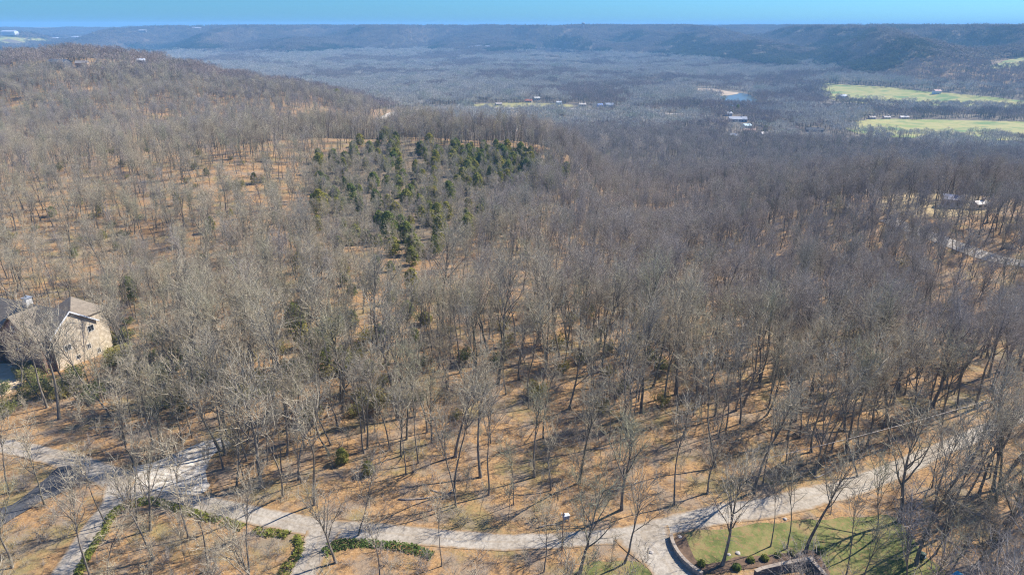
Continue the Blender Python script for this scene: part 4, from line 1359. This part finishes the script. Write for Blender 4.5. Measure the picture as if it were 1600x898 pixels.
MB().tube([(0, 0, -.3), (.02, 0, 3.4), (.04, 0, 7.0)], [.11, .095, .08], 8).build("post", wood, pole)
MB().box(-.3, .3, -.05, .05, 6.55, 6.67).build("crossarm", wood, pole)
for sx in (-.24, .24): MB().tube([(sx, 0, 6.67), (sx, 0, 6.9)], [.07, .05], 8).build("insulator", wp, pole)

x0, y0 = flat_at(1176, 777); x1, y1 = flat_at(1668, 585, 7.0)
pts = []
for k in range(25):
    t = k / 24
    pts.append((x0 + (x1 - x0) * t, y0 + (y1 - y0) * t, 7.6 - .6 * t - 1.3 * 4 * t * (1 - t) * .8))
cabm, cn, cbb = mat("pale_cable", .4); cbb.inputs["Base Color"].default_value = (.62, .52, .44, 1)
tag(MB().tube(pts, .035, 6).build("overhead_cable", cabm, None, True), "pale cable sagging through the trees above the right hand road", "cable")

# bin and blue covered box at the lower right
gb, gbn, gbb = mat("green_plastic", .5); gbb.inputs["Base Color"].default_value = (.03, .06, .045, 1)
x_, y_ = flat_at(1440, 872)
bn = empty("garden_bin", (x_, y_, zg(x_, y_)), .3); tag(bn, "small dark green bin with a white patch beside the slanting tree", "bin")
MB().tube([(0, 0, 0), (0, 0, .5), (0, 0, .95)], [.36, .45, .47], 14).build("body", gb, bn, True)
MB().tube([(0, 0, .951), (0, 0, 1.05), (0, 0, 1.12)], [.5, .48, .2], 14).build("lid", gb, bn, True)
MB().box(-.12, .12, -.56, -.47, .5, .85).build("patch", wp, bn)
tb, tbn, tbb = mat("blue_tarp", .45); tbb.inputs["Base Color"].default_value = (.08, .42, .55, 1)
x_, y_ = flat_at(1494, 908)
bx = empty("covered_box", (x_, y_, zg(x_, y_)), .5); tag(bx, "teal blue covered box cut by the bottom edge at the lower right", "box")
MB().box(-1.0, 1.0, -.7, .7, .0, .95).build("body", gb, bx)
MB().prism([(-1.06, -.76, .95), (1.06, -.76, .95), (1.06, .76, .95), (-1.06, .76, .95)], [(-.9, -.5, 1.2), (.9, -.5, 1.2), (.9, .5, 1.2), (-.9, .5, 1.2)]).build("cover", tb, bx)

# ------------------------------------------------------------------ the house on the left
M["tan_wall"] = two_tone("tan_stone_siding", (.44, .36, .26), (.54, .45, .335), 1.1, c2=(.66, .57, .44), detail=8)
M["cream"] = two_tone("cream_paint", (.5, .48, .44), (.62, .6, .56), 1.0)
M["brick"] = two_tone("brown_brick", (.20, .12, .085), (.34, .22, .16), 2.2)
M["shingle"] = two_tone("roof_shingle", (.185, .15, .115), (.29, .24, .18), 1.5, detail=8)
gl, gln, glb = mat("window_glass", .1); glb.inputs["Base Color"].default_value = (.03, .035, .04, 1)
HB = flat_at(87, 558)
house = empty("house", (HB[0], HB[1], 0), math.atan2(-.37, .93))
tag(house, "large tan gabled house with grey brown shingle roof and white chimney at the left edge", "house")
# local: x along the ridge (gable at x=0, house towards -x), y to the back
AP, FE, BE, BY, MY = 9.8, 5.3, 5.1, 12.0, 5.6
w = MB(); w.prism([(-.3, 0, -4.5), (-.3, BY, -8.5), (-.3, BY, BE), (-.3, MY, AP), (-.3, 0, FE)], [(0, 0, -4.5), (0, BY, -8.5), (0, BY, BE), (0, MY, AP), (0, 0, FE)]); w.build("gable_wall", M["tan_wall"], house)
MB().box(-34, -.302, 0, .3, -4.5, FE - .15).build("front_wall", M["brick"], house)
MB().box(-34, -.302, BY - .3, BY, -8.5, BE - .15).build("back_wall", M["tan_wall"], house)


def slab(mb, q, t=.18):
    mb.prism([(a, b, c - t) for a, b, c in q], q)


sl = (AP - FE) / MY
r1 = MB(); slab(r1, [(-34.5, -.6, FE - .6 * sl + .2), (.45, -.6, FE - .6 * sl + .2), (.45, MY, AP + .2), (-34.5, MY, AP + .2)])
roof = r1.build("roof", M["shingle"], house)
sb = (AP - BE) / (BY - MY)
r2 = MB(); slab(r2, [(-34.5, MY + .004, AP + .2), (.45, MY + .004, AP + .2), (.45, BY + .6, BE - .6 * sb + .2), (-34.5, BY + .6, BE - .6 * sb + .2)])
r2.build("roof", M["shingle"], house)
# white rake boards on the gable
for (ya, za, yb, zb) in ((-.6, FE - .6 * sl, MY, AP), (MY, AP, BY + .6, BE - .6 * sb)):
    MB().prism([(.451, ya, za - .22), (.451, yb, zb - .22), (.451, yb, zb + .22), (.451, ya, za + .22)], [(.5, ya, za - .22), (.5, yb, zb - .22), (.5, yb, zb + .22), (.5, ya, za + .22)]).build("rake_board", wp, house)


def cross(xc, hw, zr, ze, y_front, y_back, label_wall):
    for sgn in (1, -1):
        m_ = MB(); slab(m_, [(xc, y_front - .5, zr + .2), (xc + sgn * (hw + .4), y_front - .5, ze - .2), (xc + sgn * (hw + .4), y_back, ze - .2), (xc, y_back, zr + .2)] if sgn > 0 else
                        [(xc - (hw + .4), y_front - .5, ze - .2), (xc - .004, y_front - .5, zr + .2), (xc - .004, y_back, zr + .2), (xc - (hw + .4), y_back, ze - .2)])
        m_.build("roof", M["shingle"], house)
    MB().prism([(xc - hw, y_front, -4.5), (xc + hw, y_front, -4.5), (xc + hw, y_front, ze - .2), (xc, y_front, zr - .1), (xc - hw, y_front, ze - .2)],
               [(xc - hw, y_front + .3, -4.5), (xc + hw, y_front + .3, -4.5), (xc + hw, y_front + .3, ze - .2), (xc, y_front + .3, zr - .1), (xc - hw, y_front + .3, ze - .2)]).build("gable_wall", M["brick"], house)
    if y_front < -.3:
        for sx in (xc - hw + .002, xc + hw - .302): MB().box(sx, sx + .3, y_front + .302, -.002, -4.5, ze - .35).build("side_wall", M["brick"], house)


cross(-10.5, 4.6, 9.6, 5.3, -1.6, MY, "")
cross(-3.6, 2.3, 7.7, 5.3, -2.2, 3.2, "")
cross(-24, 4.2, 9.0, 5.3, -1.2, MY - .6, "")
# rear hipped wing
hx_, hy_, hr = -6.5, 11.5, 5.2
MB().box(hx_ - hr + .4, hx_ + hr - .4, 8.5, hy_ + hr - .4, -9, 6.3).build("rear_wall", M["tan_wall"], house)
for a, b in (((-hr, -hr), (hr, -hr)), ((hr, -hr), (hr, hr)), ((hr, hr), (-hr, hr)), ((-hr, hr), (-hr, -hr))):
    t_ = MB(); q = [(hx_ + a[0], hy_ + a[1], 6.3), (hx_ + b[0], hy_ + b[1], 6.3), (hx_, hy_, 10.7)]
    t_.prism([(u, v, c - .15) for u, v, c in q], q); t_.build("roof", M["shingle"], house)
ch = MB().box(-14.6, -13.2, 4.6, 6.2, 8.2, 11.4).build("chimney", M["cream"], house)
MB().box(-14.75, -13.05, 4.45, 6.35, 11.4, 11.6).build("chimney_cap", gm, ch)
MB().tube([(-13.9, 5.4, 11.6), (-13.9, 5.4, 12.1)], .22, 8).build("flue", gm, ch)


def window(axis, u, z_, w_, h_, face):
    """frame proud of the wall with a dark pane set in it"""
    def bx_(a0, a1, z0, z1, d0, d1): return MB().box(d0, d1, a0, a1, z0, z1) if axis == 'x' else MB().box(a0, a1, d0, d1, z0, z1)
    s_ = 1 if axis == 'x' else -1
    d = lambda k: face + s_ * k
    lo, hi = sorted((d(.003), d(.09)))
    fr = MB()
    t = .13
    for (a0, a1, z0, z1) in ((u - w_ / 2, u + w_ / 2, z_, z_ + t), (u - w_ / 2, u + w_ / 2, z_ + h_ - t, z_ + h_), (u - w_ / 2, u - w_ / 2 + t, z_ + t, z_ + h_ - t), (u + w_ / 2 - t, u + w_ / 2, z_ + t, z_ + h_ - t), (u - .04, u + .04, z_ + t, z_ + h_ - t)):
        m_ = bx_(a0, a1, z0, z1, lo, hi); b0 = len(fr.v); fr.v += m_.v; fr.f += [tuple(i + b0 for i in f) for f in m_.f]
    f = fr.build("window", M["cream"], house)
    lo, hi = sorted((d(.004), d(.03)))
    bx_(u - w_ / 2 + t, u + w_ / 2 - t, z_ + t, z_ + h_ - t, lo, hi).build("pane", gl, f)


for u, z_, w_, h_ in ((10.2, 2.6, 1.7, 1.7), (8.7, -1.6, 1.1, 1.4), (3.4, .3, 1.8, 1.5), (5.4, -3.0, 1.2, 1.2), (11.0, -3.8, 1.0, 1.4)): window('x', u, z_, w_, h_, 0)
for u, z_, w_, h_ in ((-10.5, 1.0, 2.4, 1.9), (-10.5, 5.6, 1.2, 1.4)): window('y', u, z_, w_, h_, -1.6)
window('y', -3.6, 1.0, 1.8, 1.8, -2.2)
for u in (-17, -20.5, -29): window('y', u, 1.0, 1.6, 1.7, 0)
MB().box(-7.9, -6.1, -.09, -.003, -.2, 2.3).build("door", wp, house)
MB().box(-6.0, -5.93, -1.2, -1.13, -.7, 3.2).build("porch_post", wp, house)
MB().box(-8.4, -5.9, -1.55, -.1, 3.2, 3.35).build("porch_roof", M["shingle"], house)

# ------------------------------------------------------------------ far houses
_mc = {}
def plain(c):
    k = tuple(c)
    if k not in _mc:
        m_ = two_tone("house_paint", tuple(v * .9 for v in c), tuple(min(v * 1.08, .9) for v in c), .35, .7); _mc[k] = m_
    return _mc[k]


for (a, b, w_, d_, h_, wc, rc, turn, lb), p in zip(SITES, SITE_AT):
    z0 = p.z - .5
    o = empty("house" if w_ < 40 else "warehouse", (p.x, p.y, z0), turn); tag(o, lb, "house" if w_ < 40 else "warehouse")
    hw, hd = w_ / 2, d_ / 2
    rise = min(d_ * .28, 5)
    rg2 = random.Random(a)
    MB().prism([(-hw, -hd, 0), (hw, -hd, 0), (hw, hd, 0), (-hw, hd, 0)], [(-hw, -hd, h_ + .5), (hw, -hd, h_ + .5), (hw, hd, h_ + .5), (-hw, hd, h_ + .5)]).build("wall", plain(wc), o)
    rf = MB()
    e, t = .5, .25
    for sgn in (-1, 1):
        slab(rf, [(-hw - e, sgn * (hd + e), h_ + .55), (hw + e, sgn * (hd + e), h_ + .55), (hw + e, sgn * .002, h_ + .55 + rise), (-hw - e, sgn * .002, h_ + .55 + rise)][::sgn], t)
    for sx in (-1, 1):
        rf.prism([(sx * hw, -hd, h_ + .5), (sx * hw, hd, h_ + .5), (sx * hw, 0, h_ + .3 + rise)], [(sx * (hw - .2), -hd, h_ + .5), (sx * (hw - .2), hd, h_ + .5), (sx * (hw - .2), 0, h_ + .3 + rise)])
    rfo = rf.build("roof", plain(rc), o)
    if w_ < 60:
        nw = max(2, int(w_ / 4))
        for k in range(nw):
            u = -hw + (k + .5) * w_ / nw
            MB().box(u - .6, u + .6, -hd - .06, -hd - .004, 1.4, 2.9).build("window", gl, o)
        MB().box(hw * .4, hw * .4 + 1, -.5, .5, h_ + .6 + rise * .6, h_ + 1.6 + rise).build("chimney", plain((.4, .3, .25)), rfo)

# water tower on the far ridge
p = at(911, 47)
tw = empty("water_tower", (p.x, p.y, p.z), 0); tag(tw, "tiny water tower standing on the far ridge line", "water tower")
MB().tube([(0, 0, -3), (0, 0, 18), (0, 0, 27)], [4, 3, 3.2], 12).build("shaft", gm, tw, True)
MB().tube([(0, 0, 26), (0, 0, 29), (0, 0, 33), (0, 0, 36), (0, 0, 38)], [3, 8, 9.5, 7, 1], 16).build("tank", gm, tw, True)

# ------------------------------------------------------------------ fallen logs and dead tops
logm = two_tone("grey_log", (.16, .13, .11), (.40, .36, .31), 2.5, bumpd=.03)
for a, b, L, ang, rad, lb in (
    (655, 779, 7, .1, .16, "long dark log lying across the litter just beyond the road"), (700, 772, 3, 1.0, .14, "short tilted log against the long dark log"), (517, 618, 5, -.6, .12, "whitish dead trunk lying in the woods left of centre"),
    (560, 610, 5, 1.3, .1, "pale broken trunk right of the whitish dead one"), (690, 770, 4, -.4, .12, "thin log in front of the straight dark trees"), (860, 820, 4, .2, .12, "log parallel to the road left of the white cabinet"),
    (1290, 740, 6, .5, .14, "log on the bank above the right stretch of road"), (1540, 810, 7, -.9, .13, "pale log slanting down the leafy bank at lower right"), (1490, 850, 5, -.8, .12, "second pale log on the leafy bank near the slanting tree"),
    (230, 640, 6, .2, .15, "grey log in the thicket below the house"), (160, 668, 5, .05, .16, "dark log above the road at the far left"), (700, 480, 6, .3, .15, "log lying in the middle of the oak woods"),
    (930, 500, 6, -.2, .15, "log lying in the oak woods right of the middle"), (1400, 570, 7, .3, .16, "log lying in the thick stand on the right"), (950, 700, 5, .15, .13, "log in the orange litter behind the facing oak")):
    p = at(a, b)
    o = empty("fallen_log", (p.x, p.y, p.z + rad * .7), ang); tag(o, lb, "log")
    g = random.Random(a)
    n_ = 6
    MB().tube([(L * (k / n_ - .5), g.uniform(-.12, .12), g.uniform(-.03, .08)) for k in range(n_ + 1)], [rad * (1 - .5 * k / n_) for k in range(n_ + 1)], 8).build("trunk", logm, o, True)
    for k in range(3):
        x_ = L * g.uniform(-.2, .45); q = g.uniform(-1, 1)
        MB().tube([(x_, 0, rad * .4), (x_ + .4, q * .5, .4), (x_ + .8, q * 1.0, .7)], [rad * .35, rad * .25, .02], 5).build("branch", logm, o, True)

# ------------------------------------------------------------------ haze
def build_haze():
    m = bpy.data.materials.new("air")
    m.use_nodes = True
    nt = m.node_tree
    for nd in list(nt.nodes):
        if nd.type == 'BSDF_PRINCIPLED': nt.nodes.remove(nd)
    v = nt.nodes.new("ShaderNodeVolumePrincipled")
    v.inputs["Color"].default_value = (.27, .60, 1.0, 1)
    v.inputs["Density"].default_value = 0.00013
    v.inputs["Anisotropy"].default_value = 0.0
    nt.links.new(v.outputs[0], nt.nodes["Material Output"].inputs["Volume"])
    o = MB().box(-12400, 12400, -12600, 12600, -74, 116).build("haze", m)
    tag(o, "pale blue air that veils the valley and the far ridge", kind="stuff")


build_haze()
